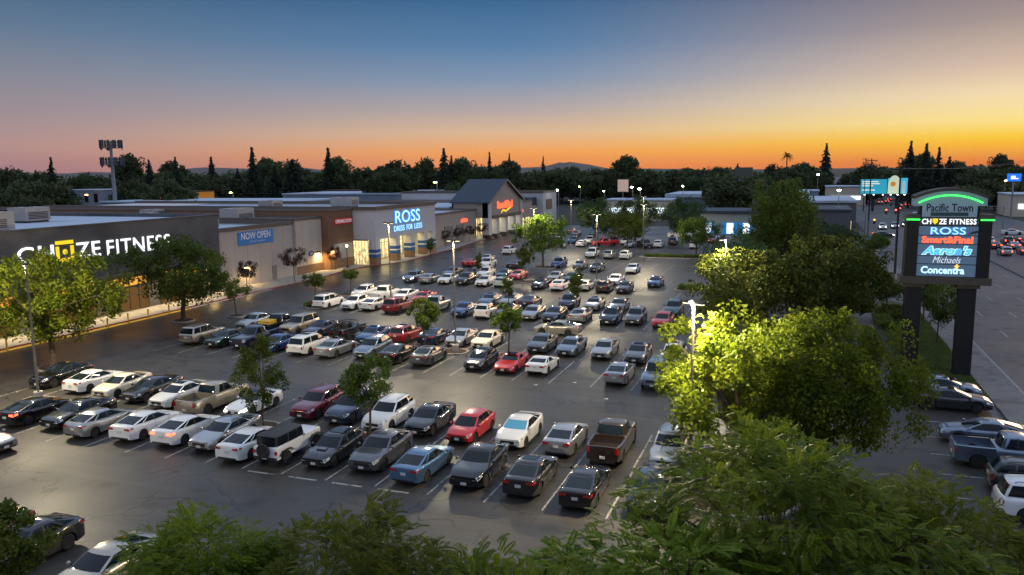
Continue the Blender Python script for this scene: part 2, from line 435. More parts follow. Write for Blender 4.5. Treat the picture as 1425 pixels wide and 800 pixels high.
    def gkind(i):
        if i in (0,1): return 'windshield'
        if i == 3: return 'front_side_window'
        if i == 5: return 'rear_side_window'
        if i == 7 and hasq and not bed: return 'quarter_window'
        if i in (9,10): return 'rear_window'
        return None
    hard_m = 2 if jeep else 0
    if not opn:
        for sgn in (1,-1):
            for i in range(nI-1):
                g = gkind(i)
                for a in range(4):
                    q = [gp(i,lev[a],sgn), gp(i+1,lev[a],sgn), gp(i+1,lev[a+1],sgn), gp(i,lev[a+1],sgn)]
                    if g and a in (1,2):
                        key = (g, sgn if 'side' in g or 'quarter' in g else 0)
                        glass.setdefault(key, MB()).face(q, 0)
                    else:
                        mi = hard_m
                        if i == 4 or (a == 0 and i in (0,1,9,10)): mi = 1
                        if jeep and (a == 0 or i in (2,)): mi = 0
                        mb.face(q, mi)
        # roof cap
        def rc(i, s, t):
            rx, ry = roof[i]; cx = (gx1+gx2)/2
            xx = cx+(rx-cx)*(1-.06*t)
            return (xx, s*ry*(1-.28*t), zarc(xx)-.02*(abs(ry)/wr_)*(1-t) + .045*t)
        for i in range(nI-1):
            for sgn in (1,-1):
                mb.face([gp(i,1,sgn), gp(i+1,1,sgn), rc(i+1,sgn,1), rc(i,sgn,1)], hard_m)
            mb.face([rc(i,1,1), rc(i+1,1,1), rc(i+1,-1,1), rc(i,-1,1)], hard_m)
    else:
        for sgn in (1,-1):   # windscreen frame and roll cage
            mb.tube([(.62,sgn*.70,1.18),(.50,sgn*.68,1.74),(-.55,sgn*.66,1.78),(-1.75,sgn*.66,1.74),(-2.0,sgn*.68,1.15)], [.035]*5, 6, 1)
            mb.tube([(-.55,sgn*.66,1.78),(-.62,sgn*.68,1.1)], [.035]*2, 6, 1)
        for x in (.5,-.55,-1.75): mb.tube([(x,-.67,1.76),(x,.67,1.76)], [.035]*2, 6, 1)
        for x in (-.3,-1.2):      # seats
            for y in (-.36,.36): mb.box(x-.18,x+.02,y-.24,y+.24,1.1,1.62,1)
    if jeep:
        for xc in (xf, xr):      # flared wings
            for sgn in (1,-1):
                pts = [(xc+Ra+.18, .74),(xc+.36, .93),(xc-.36, .93),(xc-Ra-.18, .70)]
                for (xa,za),(xb2,zb2) in zip(pts, pts[1:]):
                    y0, y1 = sgn*hw*.70, sgn*hw*1.0
                    mb.face([(xa,y0,za),(xa,y1,za),(xb2,y1,zb2),(xb2,y0,zb2)], 1)
                    mb.face([(xa,y1,za),(xa,y1,za-.06),(xb2,y1,zb2-.06),(xb2,y1,zb2)], 1)
        mb.box(L/2-.02, L/2+.12, -hw*.8, hw*.8, .52, .66, 1); mb.box(-L/2-.08, -L/2+.04, -hw*.85, hw*.85, .50, .64, 1)
    if p.get('rails'):
        for sgn in (1,-1):
            mb.tube([(gx1-.25, sgn*wr_*.86, H-.03),(gx1-.35, sgn*wr_*.86, H+.03),(gx2+.35, sgn*wr_*.86, H+.03),(gx2+.2, sgn*wr_*.86, H-.03)], [.02]*4, 5, 1)
    if p.get('scoop'):
        mb.face([(1.45,-.28,.93),(1.45,.28,.93),(1.42,.28,1.0),(1.42,-.28,1.0)],1)
        mb.face([(1.42,-.28,1.0),(1.42,.28,1.0),(1.05,.24,1.0),(1.05,-.24,1.0)],0)
        for sgn in (1,-1): mb.face([(1.45,sgn*.28,.93),(1.42,sgn*.28,1.0),(1.05,sgn*.24,1.0),(1.1,sgn*.24,.93)],0)
    # sill, grille and lower bumper trims in black
    fw = wid(L/2); zt0 = interp(p['top'], L/2)
    if not jeep:
        mb.box(L/2-.02, L/2+.012, -fw*.78, fw*.78, .26+p['kick']*.3, .26+p['kick']*.3+.10, 1)
        mb.box(-L/2-.012, -L/2+.02, -fw*.85, fw*.85, .30, .40, 1)
    for sgn in (1,-1):    # door gaps
        for x in (gx0-.38, xB, xC+.02):
            zt = interp(p['top'],x)-.06*(interp(p['top'],x)-.25)-.02
            if abs(x-xf) > Ra+.02 and abs(x-xr) > Ra+.02 and not jeep:
                y = wid(x)
                mb.face([(x-.010,sgn*(y*.992),zt-.05),(x+.010,sgn*(y*.992),zt-.05),(x+.010,sgn*(y+.003),.62),(x-.010,sgn*(y+.003),.62)],1)
                mb.face([(x-.010,sgn*(y+.003),.62),(x+.010,sgn*(y+.003),.62),(x+.010,sgn*(y*.988+.002),.27),(x-.010,sgn*(y*.988+.002),.27)],1)
    parts.append(('body', mb, [None, M_black, M_dark], True, None, (0,0,0)))
    for (g, sgn), gm in glass.items():
        parts.append((g, gm, [M_glass], True, 0, (0,0,0)))
    # lamps ------------------------------------------------------------
    def lamp(front, sgn, hi, lo, reach, inn):
        m = MB(); e = L/2*(1 if front else -1); sx = 1 if front else -1
        cols = []
        zt = interp(p['top'], e)
        xs_ = [e, e-sx*.03, e-sx*.12, e-sx*reach*.6, e-sx*reach]
        w0 = wid(e)
        z0 = min(hi, zt-.01) if front else min(hi, interp(p['top'], e-sx*.05)-.03)
        cols.append([(e+sx*.012, sgn*w0*inn, z0-.03), (e+sx*.012, sgn*w0*inn, lo+.02)])
        cols.append([(e+sx*.014, sgn*w0*.97, z0), (e+sx*.014, sgn*w0*.99, lo)])
        for i, x in enumerate(xs_[1:]):
            s = section(x); tp = interp(p['top'], x)
            f = (i+1)/4.0
            zz = hi + (tp-.05*(tp-.3)-hi)*min(1,f)*.9 if front else z0
            zlo = lo + (zz-lo)*.45*f
            ys = [q[0] for q in s[2:6]]; zs_ = [q[1] for q in s[2:6]]
            yy = lambda z: float(np.interp(z, zs_[::-1], ys[::-1]))
            cols.append([(x+sx*.006, sgn*(yy(zz)+.012), zz+.004), (x+sx*.006, sgn*(yy(zlo)+.012), zlo)])
        for a, b in zip(cols, cols[1:]): m.face([a[0], b[0], b[1], a[1]])
        return m
    hz = interp(p['top'], L/2-.06)
    tz = interp(p['top'], -L/2+.12)
    if not jeep:
        tall = kind in ('suv','minivan','box','pickup')
        for s in (1,-1):
            parts.append(('headlight', lamp(True, s, hz+.02, hz-.15 if not bed else hz-.28, .42 if not bed else .15, .62), ['HL'], True, None, (0,0,0)))
        for s in (1,-1):
            if tall: parts.append(('taillight', lamp(False, s, tz-.02, tz-.40, .16, .80), ['TL'], True, None, (0,0,0)))
            else: parts.append(('taillight', lamp(False, s, tz-.06, tz-.22, .30, .52), ['TL'], True, None, (0,0,0)))
        g = MB(); g.box(L/2-.02, L/2+.016, -fw*.56, fw*.56, zt0-.20-.06*(1 if bed else 0), zt0-.02)
        for k in range(3): g.box(L/2+.016, L/2+.021, -fw*.52, fw*.52, zt0-.19+.05*k, zt0-.175+.05*k)
        parts.append(('grille', g, [M_black], False, None, (0,0,0)))
    else:
        for s in (1,-1):
            g = MB(); g.lathe([(0.001,L/2+.03),(.10,L/2+.025),(.11,L/2-.02)], 14, 0, 'x', (0,s*.55,.95)); parts.append(('headlight', g, ['HL'], True, None, (0,0,0)))
            g = MB(); g.box(-L/2-.04,-L/2+.02, s*.74-.08, s*.74+.08, .82, 1.02); parts.append(('taillight', g, ['TL'], False, None, (0,0,0)))
        g = MB()
        for k in range(7): g.box(L/2-.01, L/2+.012, -.36+.11*k, -.30+.11*k, .76, 1.06)
        parts.append(('grille', g, [M_black], False, None, (0,0,0)))
    # plates
    for e, z in ((1, .44 if not jeep else .59), (-1, .74 if kind in ('sedan','coupe','hatch','slope','wagon') else (.62 if bed or jeep else .86))):
        g = MB(); xx = e*(L/2+(.022 if not jeep else .125)); g.box(min(xx,xx-e*.03), max(xx,xx-e*.03), -.155, .155, z-.075, z+.075)
        parts.append(('licence_plate', g, [M_plate], False, None, (0,0,0)))
    # mirrors
    for s in (1,-1):
        g = MB(); xm = gx0-.38; ym = wid(0)*.97; zm = zb(xm)+.07
        g.tube([(xm+.10, s*(ym+.06), zm), (xm+.07,s*(ym+.10),zm), (xm-.03, s*(ym+.12), zm)], [.03,.085,.08], 7, 0)
        g.tube([(xm,s*(ym-.10),zm-.05),(xm,s*(ym+.06),zm-.02)], [.03,.03], 5, 1)
        parts.append(('side_mirror', g, [None, M_black], True, None, (0,0,0)))
    # wheels
    wt = .22 if not jeep else .27
    ty = MB(); h = wt/2
    ty.lathe([(R*.66,-h*.9),(R*.90,-h),(R*.985,-h*.82),(R,-h*.5),(R,h*.5),(R*.985,h*.82),(R*.90,h),(R*.66,h*.9)], 22, 0, 'y')
    rims = []
    for s in (1,-1):
        rm = MB()
        rm.lathe([(.001,s*h*.42),(R*.60,s*h*.40),(R*.67,s*h*.93),(R*.70,s*h*.93),(R*.70,s*h*.80)], 20, 1, 'y', close=True)
        for k in range(5):
            a = 2*math.pi*k/5+.3; ca, sa = math.cos(a), math.sin(a); pa, pb = R*.05, R*.66; w1, w2 = R*.10, R*.085
            y0, y1 = s*h*.72, s*h*.90
            P4 = lambda r, w, y: (ca*r - sa*w, y, sa*r + ca*w)
            q = [P4(pa,-w1,y0),P4(pb,-w2,y1),P4(pb,w2,y1),P4(pa,w1,y0)]
            rm.face(q, 0)
            qb = [(x_, y_-s*h*.28, z_) for x_, y_, z_ in q]
            for i in range(4): rm.face([q[i], q[(i+1)%4], qb[(i+1)%4], qb[i]], 0)
        rm.lathe([(.001,s*h*.80),(R*.17,s*h*.76),(R*.19,s*h*.45)], 12, 0, 'y')
        rims.append(rm)
    for xc in (xf, xr):
        for s in (1,-1):
            pos = (xc, s*(hw-.035-h if not jeep else hw-h-.01), R)
            parts.append(('wheel', ty, [M_tyre], True, None, pos, ('rim', rims[0 if s > 0 else 1], [M_rim, M_black])))
    if jeep:
        sp = MB(); h2 = .13
        sp.lathe([(.01,-L/2-.10-h2),(R*.55,-L/2-.09-h2),(R*.62,-L/2-.10-h2),(R*.93,-L/2-.10-h2),(R,-L/2-.05-h2),(R,-L/2-.06),(R*.9,-L/2-.02),(.01,-L/2-.0)], 20, 0, 'x', (0,.05,1.02))
        parts.append(('spare_wheel', sp, [M_tyre], True, None, (0,0,0)))
    return parts

M_glass.node_tree.nodes['Principled BSDF'].inputs['Specular IOR Level'].default_value=.30
M_plate = noisy('plate_white', (.62,.62,.60), (.5,.5,.5), 8., .4)
M_tyre = noisy('tyre_rubber', (.018,.018,.018), (.03,.029,.028), 5., .85)
M_rim = plain('alloy_rim', (.42,.42,.43), .3, .85)
M_head = plain('headlamp_glass', (.55,.57,.58), .08, .35, .6, 1.)
M_tail = plain('taillamp_red', (.38,.008,.010), .12, 0, .6, 1.)
M_headlit = glow('headlamp_lit', (1.,.93,.78), 14.)
M_taillit = glow('taillamp_lit', (1.,.07,.03), 8.)

PAINT = {}
def paint(c):
    if c in PAINT: return PAINT[c]
    P = dict(white=((.74,.74,.73),0,.32), pearl=((.72,.70,.64),.0,.3), cream=((.66,.60,.47),0,.32), silver=((.38,.39,.40),.75,.28), champagne=((.46,.41,.32),.7,.3),
             grey=((.12,.125,.135),.7,.28), charcoal=((.030,.031,.035),.6,.26), black=((.005,.005,.006),.1,.2), navy=((.012,.022,.06),.4,.25), blue=((.02,.07,.22),.5,.26),
             steelblue=((.10,.20,.33),.65,.28), bluegrey=((.16,.21,.28),.7,.28), red=((.52,.012,.012),.1,.28), maroon=((.16,.010,.028),.4,.27), darkred=((.24,.014,.016),.3,.28), tan=((.42,.35,.25),.6,.32),
             brown=((.055,.036,.028),.5,.28), teal=((.03,.09,.10),.5,.28), palegreen=((.50,.62,.55),.4,.3), pink=((.50,.03,.07),.3,.27), darkgreen=((.015,.04,.035),.4,.26), brownred=((.16,.045,.03),.4,.3))[c]
    m, nt, out = new_mat('paint_'+c); L = nt.links.new
    b = pbsdf(nt, out, P[0], P[2], P[1], .5, 1.0)
    tc = N(nt, 'ShaderNodeTexCoord'); n = N(nt, 'ShaderNodeTexNoise', inp={'Scale': 2.5, 'Detail': 5}); L(tc.outputs['Object'], n.inputs['Vector'])
    r = N(nt, 'ShaderNodeMapRange', inp={'From Min': .3, 'From Max': .7, 'To Min': .02, 'To Max': .14}); L(n.outputs['Fac'], r.inputs['Value'])
    L(r.outputs[0], b.inputs['Coat Roughness'])
    PAINT[c] = m
    return m

CARMESH = {}
def car_meshes(kind):
    if kind in CARMESH: return CARMESH[kind]
    out = []; made = {}
    for prt in build_car(kind):
        name, mb, mats, smooth, par, loc = prt[:6]
        key = id(mb)
        if key not in made:
            mm = [paint('white') if m is None else (M_head if m == 'HL' else (M_tail if m == 'TL' else m)) for m in mats]
            made[key] = mb.mesh(kind+'_'+name, mm, smooth, angle=44 if not kind in ('jeep','openjeep') else 30)
        sub = None
        if len(prt) > 6:
            sn, smb, sm = prt[6]
            if id(smb) not in made: made[id(smb)] = smb.mesh(kind+'_'+sn, sm, True)
            sub = (sn, made[id(smb)])
        out.append((name, made[key], mats, loc, sub))
    CARMESH[kind] = (out, prt and [q[1] for q in ()])
    return CARMESH[kind]

LITE = {}
def lite_mesh(kind):
    """one joined mesh for a car seen only a few pixels high"""
    if kind in LITE: return LITE[kind]
    parts, _ = car_meshes(kind); bm = bmesh.new(); mats = []
    for name, me, mt, loc, sub in parts:
        if name in ('grille', 'side_mirror'): continue
        for m_ in [me] + ([sub[1]] if sub else []):
            t = m_.copy(); t.transform(Matrix.Translation(loc))
            idx = {}
            for i, a in enumerate(t.materials):
                if a not in mats: mats.append(a)
                idx[i] = mats.index(a)
            for pl in t.polygons: pl.material_index = idx[pl.material_index]
            bm.from_mesh(t); bpy.data.meshes.remove(t)
    me = bpy.data.meshes.new(kind+'_far'); bm.to_mesh(me); bm.free()
    for a in mats: me.materials.append(a)
    me.set_sharp_from_angle(angle=rad(34))
    LITE[kind] = me
    return me

KINDNAME = dict(sedan=('parked_sedan','car'), coupe=('parked_coupe','car'), hatch=('parked_hatchback','car'), slope=('parked_hatchback','car'), wagon=('parked_wagon','car'), suv=('parked_suv','car'),
    crossover=('parked_crossover','car'), minivan=('parked_minivan','minivan'), box=('parked_suv','car'), pickup=('parked_pickup','pickup truck'), jeep=('parked_offroader','car'), openjeep=('open_offroader','car'))

def override(o, mats, color, lit):
    """object-level materials so that copies share mesh data"""
    for i, m in enumerate(mats):
        new = None
        if m is None: new = paint(color)
        elif m == 'HL' and 'h' in lit: new = M_headlit
        elif m == 'TL' and 'b' in lit: new = M_taillit
        if new is not None:
            o.material_slots[i].link = 'OBJECT'; o.material_slots[i].material = new

def place_car(kind, color, x, y, heading, label, group=None, lit='', name=None, far=False):
    nm, cat = KINDNAME[kind]
    if name: nm = name
    if far:
        me = lite_mesh(kind); o = link_mesh(nm, me, None, (x, y, 0)); o.rotation_euler.z = heading
        for i, sl in enumerate(o.material_slots):
            m = me.materials[i]; new = None
            if m == paint('white'): new = paint(color)
            elif m == M_head and 'h' in lit: new = M_headlit
            elif m == M_tail and 'b' in lit: new = M_taillit
            if new is not None: sl.link = 'OBJECT'; sl.material = new
        return tag(o, label, cat, group)
    root = empty(nm, (x, y, 0), label, cat, group, heading)
    for name_, me, mats, loc, sub in car_meshes(kind)[0]:
        o = link_mesh(name_, me, root, loc)
        override(o, mats, color, lit)
        if sub: link_mesh(sub[0], sub[1], o)
    if not kind in ('jeep','openjeep','pickup'):
        p = CAR[kind]
        if RND.random() < .22:
            me = bpy.data.meshes.get('sunroof_'+kind)
            if me is None:
                mb = MB(); gx = (p['green'][1]+p['green'][2])/2+.18; z = p['H']-.005
                mb.box(gx-.32,gx+.32,-.40,.40,z-.02,z+.012); me = mb.mesh('sunroof_'+kind,[M_glass])
            link_mesh('sunroof', me, root)
        root.scale = (RND.uniform(.965,1.035), RND.uniform(.98,1.03), RND.uniform(.965,1.03))
    return root
# ------------------------------------------------------------------ ground, roads, pavements
def sheet(name, pts, z, mat, kind='structure'):
    mb = MB(); mb.face([(x,y,z) for x,y in pts]); o = mb.build(name, mat); o['kind'] = kind
    return o
def rect(x0,x1,y0,y1): return [(x0,y0),(x1,y0),(x1,y1),(x0,y1)]

sheet('ground', rect(-14000,14000,-3000,16000), -.03, M_ground)
sheet('car_park', rect(-74,13.4,-40,236), 0, M_asph)
sheet('store_lane', rect(-74,-60.5,-40,236), .004, M_lane)
sheet('street', rect(15.8,62,-60,1500), -.006, M_street)
sheet('cross_street', rect(-120,15.8,212,226), -.006, M_street)
o = sheet('side_street', rect(62,220,205,226), -.006, M_street)

KERB = [(-72.0,-40),(-72.0,100),(-71.5,108),(-73.0,118.5),(-72.2,124.4),(-70.5,128.5),(-69.2,133),(-69.6,141),(-70.4,147),(-70.2,159),(-72.2,173),(-72.4,184),(-73.6,209),(-76.5,230)]
def side_strip(name, line, off0, off1, z0, z1, mat):
    """a band that follows the kerb line between two offsets towards the shops"""
    mb = MB()
    for (xa,ya),(xb,yb) in zip(line, line[1:]):
        a0,a1,b0,b1 = (xa-off0,ya),(xa-off1,ya),(xb-off0,yb),(xb-off1,yb)
        mb.face([(*a0,z1),(*b0,z1),(*b1,z1),(*a1,z1)])
        mb.face([(*a0,z0),(*b0,z0),(*b0,z1),(*a0,z1)])
    o = mb.build(name, mat); o['kind'] = 'structure'
    return o
side_strip('kerb', KERB, 0, .16, -.02, .153, M_redkerb)
mb = MB()
for (xa,ya),(xb,yb) in zip(KERB, KERB[1:]): mb.face([(xa-.16,ya,.15),(xb-.16,yb,.15),(-79.6,yb,.15),(-79.6,ya,.15)])
o = mb.build('sidewalk', M_conc); o['kind'] = 'structure'
sheet('kerb_gutter', [(-71.4,-40),(-72,-40),(-72,96),(-71.4,96)], .008, M_kerbc)
sheet('tactile_strip', rect(-72.0,-71.15,50,79), .012, M_yellow)

# stall lines ------------------------------------------------------
ROWX = {}
def stall_lines(xs, y0, y1):
    mb = MB(); xs = sorted(xs); L = []
    for a, b in zip(xs, xs[1:]):
        n = max(1, round((b-a)/3.05))
        for j in range(n): L.append(a + (b-a)*(j+.5)/n)
    L = [L[0]-3.0] + L + [L[-1]+3.0]
    for x in L: mb.face([(x-.055,y0,.009),(x+.055,y0,.009),(x+.055,y1,.009),(x-.055,y1,.009)])
    return mb, L

# street markings
mb = MB()
for x in (19.4,22.7,26.1,29.5):
    for y in np.arange(40, 205, 12.0):
        mb.face([(x-.06,y,.0),(x+.06,y,.0),(x+.06,y+3.6,.0),(x-.06,y+3.6,.0)])
for x in (39.0,42.4):
    for y in np.arange(60, 205, 12.0):
        mb.face([(x-.06,y,.0),(x+.06,y,.0),(x+.06,y+3.6,.0),(x-.06,y+3.6,.0)])
mb.face([(16.0,148,.0),(18.6,148,.0),(18.6,148.5,.0),(16.0,148.5,.0)])
for x in (3.5,9.6,12.6):       # driveway lines
    mb.face([(x-.12,112.5,.01),(x+.12,112.5,.01),(x+.75,122,.01),(x+.5,122,.01)])
o = mb.build('lane_markings', M_paint); o['kind'] = 'structure'

# raised islands: name, polygon, planting
def island(x0,x1,y0,y1, rough=.4, mat=None):
    c = min((x1-x0),(y1-y0))*.45; pts=[]
    for cx,cy,a0 in ((x1-c,y0+c,-90),(x1-c,y1-c,0),(x0+c,y1-c,90),(x0+c,y0+c,180)):
        for k in range(5):
            a = rad(a0+22.5*k); pts.append((cx+c*math.cos(a), cy+c*math.sin(a)))
    mb = MB(); mb.prism(pts, -.02, .14, 0); o = mb.build('kerb_island', M_kerbc); o['kind']='structure'
    cx0,cy0=(x0+x1)/2,(y0+y1)/2; sx=(x1-x0-.36)/(x1-x0); sy=(y1-y0-.36)/(y1-y0)
    mb = MB(); mb.prism([(cx0+(x-cx0)*sx, cy0+(y-cy0)*sy) for x,y in pts], .1, .165, 0); o = mb.build('planting_bed', mat or M_mulch); o['kind']='structure'
DIV = dict(A=42.2, B=66.2, C=89.2, D=112.3, E=134.0)
for x0,x1,y in ((-60.2,-57.6,38.5),(-34.7,-31.8,42.2),(-26.6,-24.2,42.2),(-4.6,-1.5,41.0)): pass
island(-62.2,-59.6,49.0,51.6); island(-67.2,-64.8,70.6,73.0); island(-63.0,-61.0,75,77)
island(-54.2,-51.4,41.4,43.2); island(-34.3,-31.8,41.4,43.2); island(-26.4,-23.9,41.9,43.7)
island(-33.9,-28.4,65.0,67.4); island(-25.6,-23.4,65.2,67.2)
island(-6.2,0.6,37.5,47.5); island(-8.5,1.8,22,32); island(-58.0,-55.2,83.0,86.0); island(-59.6,-56.4,92.8,95.6)
island(-50.2,-47.4,88.2,90.2); island(-34.0,-31.7,88.4,90.2); island(-25.4,-23.2,88.4,90.2)
island(-42.8,-36.0,111.0,113.6); island(-28.5,-26.4,111.4,113.2); island(-43.8,-39.2,129.4,132.2)
island(-29.0,-15.5,150.5,153.6, mat=None); island(-14.6,-7.0,126.5,129.8); island(-16.2,-11.6,109.5,113.0)
island(-30.0,-1.5,17.2,20.6)
island(-7.5,3.5,70.0,84.0)

M_conc2 = noisy('aged_concrete', (.20,.19,.18), (.15,.145,.14), 1.2, .85, .15, c3=(.12,.115,.11), scale3=.5, lines=(1, 1.5, .03, (.09,.085,.08)))
# landscaped strip between the car park and the street
M_lawn = noisy('lawn_soil', (.035,.055,.015), (.05,.045,.02), .8, .95, .4, c3=(.06,.05,.03), scale3=.3)
mb = MB(); mb.prism([(8.0,64),(13.2,64),(13.2,66),(13.2,104),(10.5,108.5),(8.3,106),(7.6,90),(7.6,72)], -.02, .12, 0); o = mb.build('lawn_strip', M_lawn); o['kind']='structure'
mb = MB(); mb.prism([(13.2,-60),(15.62,-60),(15.62,104),(13.2,104)], -.02, .14, 0); o = mb.build('street_sidewalk', M_conc2); o['kind']='structure'
mb = MB(); mb.prism([(15.62,-60),(15.8,-60),(15.8,102.5),(15.62,102.5)], -.02, .145, 0); o = mb.build('street_kerb', M_kerbc); o['kind']='structure'
mb = MB()
pts=[(7.40,90),(7.40,70.5),(8.4,66.5)]
for a,b in zip(pts,pts[1:]):
    d=Vector((b[0]-a[0],b[1]-a[1],0)).normalized(); n_=Vector((-d.y,d.x,0))*.09
    q=[(a[0]-n_.x,a[1]-n_.y),(b[0]-n_.x,b[1]-n_.y),(b[0]+n_.x,b[1]+n_.y),(a[0]+n_.x,a[1]+n_.y)]; mb.prism(q,-.02,.16)
o = mb.build('red_kerb', noisy('faded_red_kerb',(.42,.13,.11),(.32,.17,.15),2.,.8)); o['kind']='structure'
mb = MB(); mb.prism(rect(8.0,13.2,-60,38), -.02,.12,0); o = mb.build('lawn_strip', M_lawn); o['kind']='structure'
# corner beyond the driveway
mb = MB(); mb.prism([(2,129.5),(4,127.6),(12.5,127.6),(15.0,130.5),(15.6,135),(15.6,205),(10.4,205),(10.4,136.5),(2,136.5)], -.02,.14,0); o = mb.build('corner_sidewalk', M_conc2); o['kind']='structure'
mb = MB(); mb.prism([(-3,136.5),(10.4,136.5),(10.4,186),(-3,186)], -.02,.13,0); o = mb.build('lawn_strip', M_lawn); o['kind']='structure'
# median of the street and far pavement
mb = MB(); mb.prism([(31.4,-60),(33.2,-60),(33.2,200),(31.4,200)], -.02,.16,0); o = mb.build('street_median', noisy('median_concrete',(.10,.095,.09),(.15,.14,.13),1.,.85)); o['kind']='structure'
mb = MB(); mb.prism([(50.5,60),(55,60),(55,204),(50.5,204)], -.02,.14,0); o = mb.build('far_sidewalk', M_conc); o['kind']='structure'
mb = MB(); mb.box(14.6,15.3,78.2,79.6,.141,.149); o=mb.build('drain_cover', M_dark); tag(o,'dark rectangular utility cover set in the street sidewalk','utility cover')

# ------------------------------------------------------------------ buildings
W_grey = noisy('dark_grey_stucco', (.105,.10,.10), (.13,.125,.122), .6, .9, .2, c3=(.075,.073,.075), scale3=.2)
W_tan = noisy('tan_stucco', (.47,.395,.33), (.53,.45,.38), .5, .9, .2, c3=(.42,.35,.295), scale3=.25, lines=(1,2.9,.05,(.20,.165,.135)))
W_cream = noisy('cream_stucco', (.58,.47,.36), (.63,.52,.41), .5, .9, .2, lines=(1,2.4,.05,(.28,.22,.17)))
W_brown = noisy('brown_stucco', (.22,.11,.06), (.27,.145,.08), .6, .9, .2)
W_ross = noisy('pale_grey_stucco', (.60,.57,.57), (.66,.63,.62), .5, .9, .15)
W_brick = noisy('brown_tile_base', (.22,.13,.075), (.30,.18,.10), 3., .8, .2, lines=(2,.4,.03,(.12,.08,.05)))
W_siding = noisy('taupe_siding', (.40,.33,.27), (.46,.38,.315), .7, .85, .15, lines=(1,.6,.05,(.17,.14,.12)))
W_white = noisy('white_stucco', (.52,.50,.50), (.58,.56,.55), .5, .9, .15)
R_roof = noisy('pale_membrane_roof', (.42,.49,.58), (.50,.57,.66), .25, .8, .1, c3=(.36,.39,.44), scale3=.12, lines=(1,3.2,.06,(.3,.33,.37)))
R_dark = noisy('slate_blue_roof', (.045,.06,.085), (.06,.078,.105), 1.5, .75, .2, lines=(0,.5,.05,(.03,.04,.055)))
T_cap = noisy('brown_coping', (.13,.10,.08), (.16,.125,.10), 2., .7)
def shop_glow(name, c1, c2, strength):
    m, nt, out = new_mat(name); L = nt.links.new
    tc = N(nt,'ShaderNodeTexCoord'); mp = N(nt,'ShaderNodeMapping'); mp.inputs['Scale'].default_value=(1.2,1.2,.8); L(tc.outputs['Object'],mp.inputs['Vector'])
    v = N(nt,'ShaderNodeTexNoise',inp={'Scale':1.6,'Detail':6,'Roughness':.7}); L(mp.outputs[0],v.inputs['Vector'])
    sx = N(nt,'ShaderNodeSeparateXYZ'); L(tc.outputs['Object'],sx.inputs[0])
    up = N(nt,'ShaderNodeMapRange',inp={'From Min':.4,'From Max':3.2,'To Min':.0,'To Max':.5}); L(sx.outputs[2],up.inputs['Value'])
    r = N(nt,'ShaderNodeMapRange',inp={'From Min':.38,'From Max':.62}); L(v.outputs['Fac'],r.inputs['Value'])
    a = N(nt,'ShaderNodeMath',operation='ADD',use_clamp=True); L(r.outputs[0],a.inputs[0]); L(up.outputs[0],a.inputs[1])
    mx = N(nt,'ShaderNodeMix',data_type='RGBA'); mx.inputs[6].default_value=(*c1,1); mx.inputs[7].default_value=(*c2,1); L(a.outputs[0],mx.inputs[0])
    e = N(nt,'ShaderNodeEmission'); e.inputs[1].default_value=strength; L(mx.outputs[2],e.inputs[0]); L(e.outputs[0],out.inputs['Surface'])
    MATS[name]=m; return m
G_warm = shop_glow('shop_window_light', (.22,.15,.06), (1.,.80,.38), 1.5)
G_amber = glow('amber_window_light', (1.,.42,.06), 1.1)
G_cool = glow('cool_window_light', (.75,.9,1.), 1.6)
M_frame = plain('window_frame', (.10,.10,.10), .4, .6)
S_white = glow('white_sign_light', (.93,.97,1.), 1.5)
S_blue = glow('blue_sign_light', (.03,.30,.9), 1.1)
S_bluew = glow('pale_blue_sign_light', (.50,.82,1.), 1.5)
S_red = glow('red_sign_light', (1.,.10,.04), 2.4)
S_yellow = glow('yellow_sign_light', (1.,.74,.03), 1.05)
S_green = glow('green_neon', (.04,1.,.10), 3.2)
S_orange = glow('orange_sign_light', (1.,.42,.06), 2.2)

def shell(root, x0, x1, y0, y1, h, roof_z, wall, cap=None, capw=.35, caph=.35, th=.35, base=None, baseh=1.1):
    """flat roofed box: four walls with a parapet, roof membrane inside, coping"""
    mb = MB()
    mb.box(x1-th, x1, y0, y1, .0, h); mb.box(x0, x0+th, y0, y1, .0, h)
    mb.box(x0+th, x1-th, y0, y0+th, .0, h); mb.box(x0+th, x1-th, y1-th, y1, .0, h)
    mb.build('wall', wall, root)
    mb = MB(); mb.box(x0+th, x1-th, y0+th, y1-th, roof_z-.2, roof_z); mb.build('roof', R_roof, root)
    if cap:
        mb = MB(); o = .12
        mb.box(x1-th-.02, x1+o, y0-o, y1+o, h+.002, h+caph); mb.box(x0-o, x0+th+.02, y0-o, y1+o, h+.002, h+caph)
        mb.box(x0+th+.02, x1-th-.02, y0-o, y0+th, h+.002, h+caph); mb.box(x0+th+.02, x1-th-.02, y1-th, y1+o, h+.002, h+caph)
        mb.build('coping', cap, root)
    if base:
        mb = MB(); mb.box(x1+.003, x1+.10, y0, y1, .14, baseh); mb.build('base_course', base, root)

def storefront(root, x, y0, y1, z1, n, g=G_warm, z0=.18, name='window'):
    """lit glazing in a frame standing 4 cm off the wall"""
    mb = MB(); f = .09
    for k in range(n+1):
        yy = y0+(y1-y0)*k/n; mb.box(x+.005, x+.12, yy-f/2, yy+f/2, z0, z1)
    for zz in (z0, z0+(z1-z0)*.68, z1): mb.box(x+.006, x+.118, y0, y1, zz-f/2, zz+f/2)
    o = mb.build(name, M_frame, root)
    mb = MB(); mb.box(x+.012, x+.04, y0, y1, z0, z1)
    mb.build('pane', g, o, world=False).location = (0,0,0)
    me = o.children[0].data
    for v in me.vertices: v.co -= Vector(root.location)
    return o

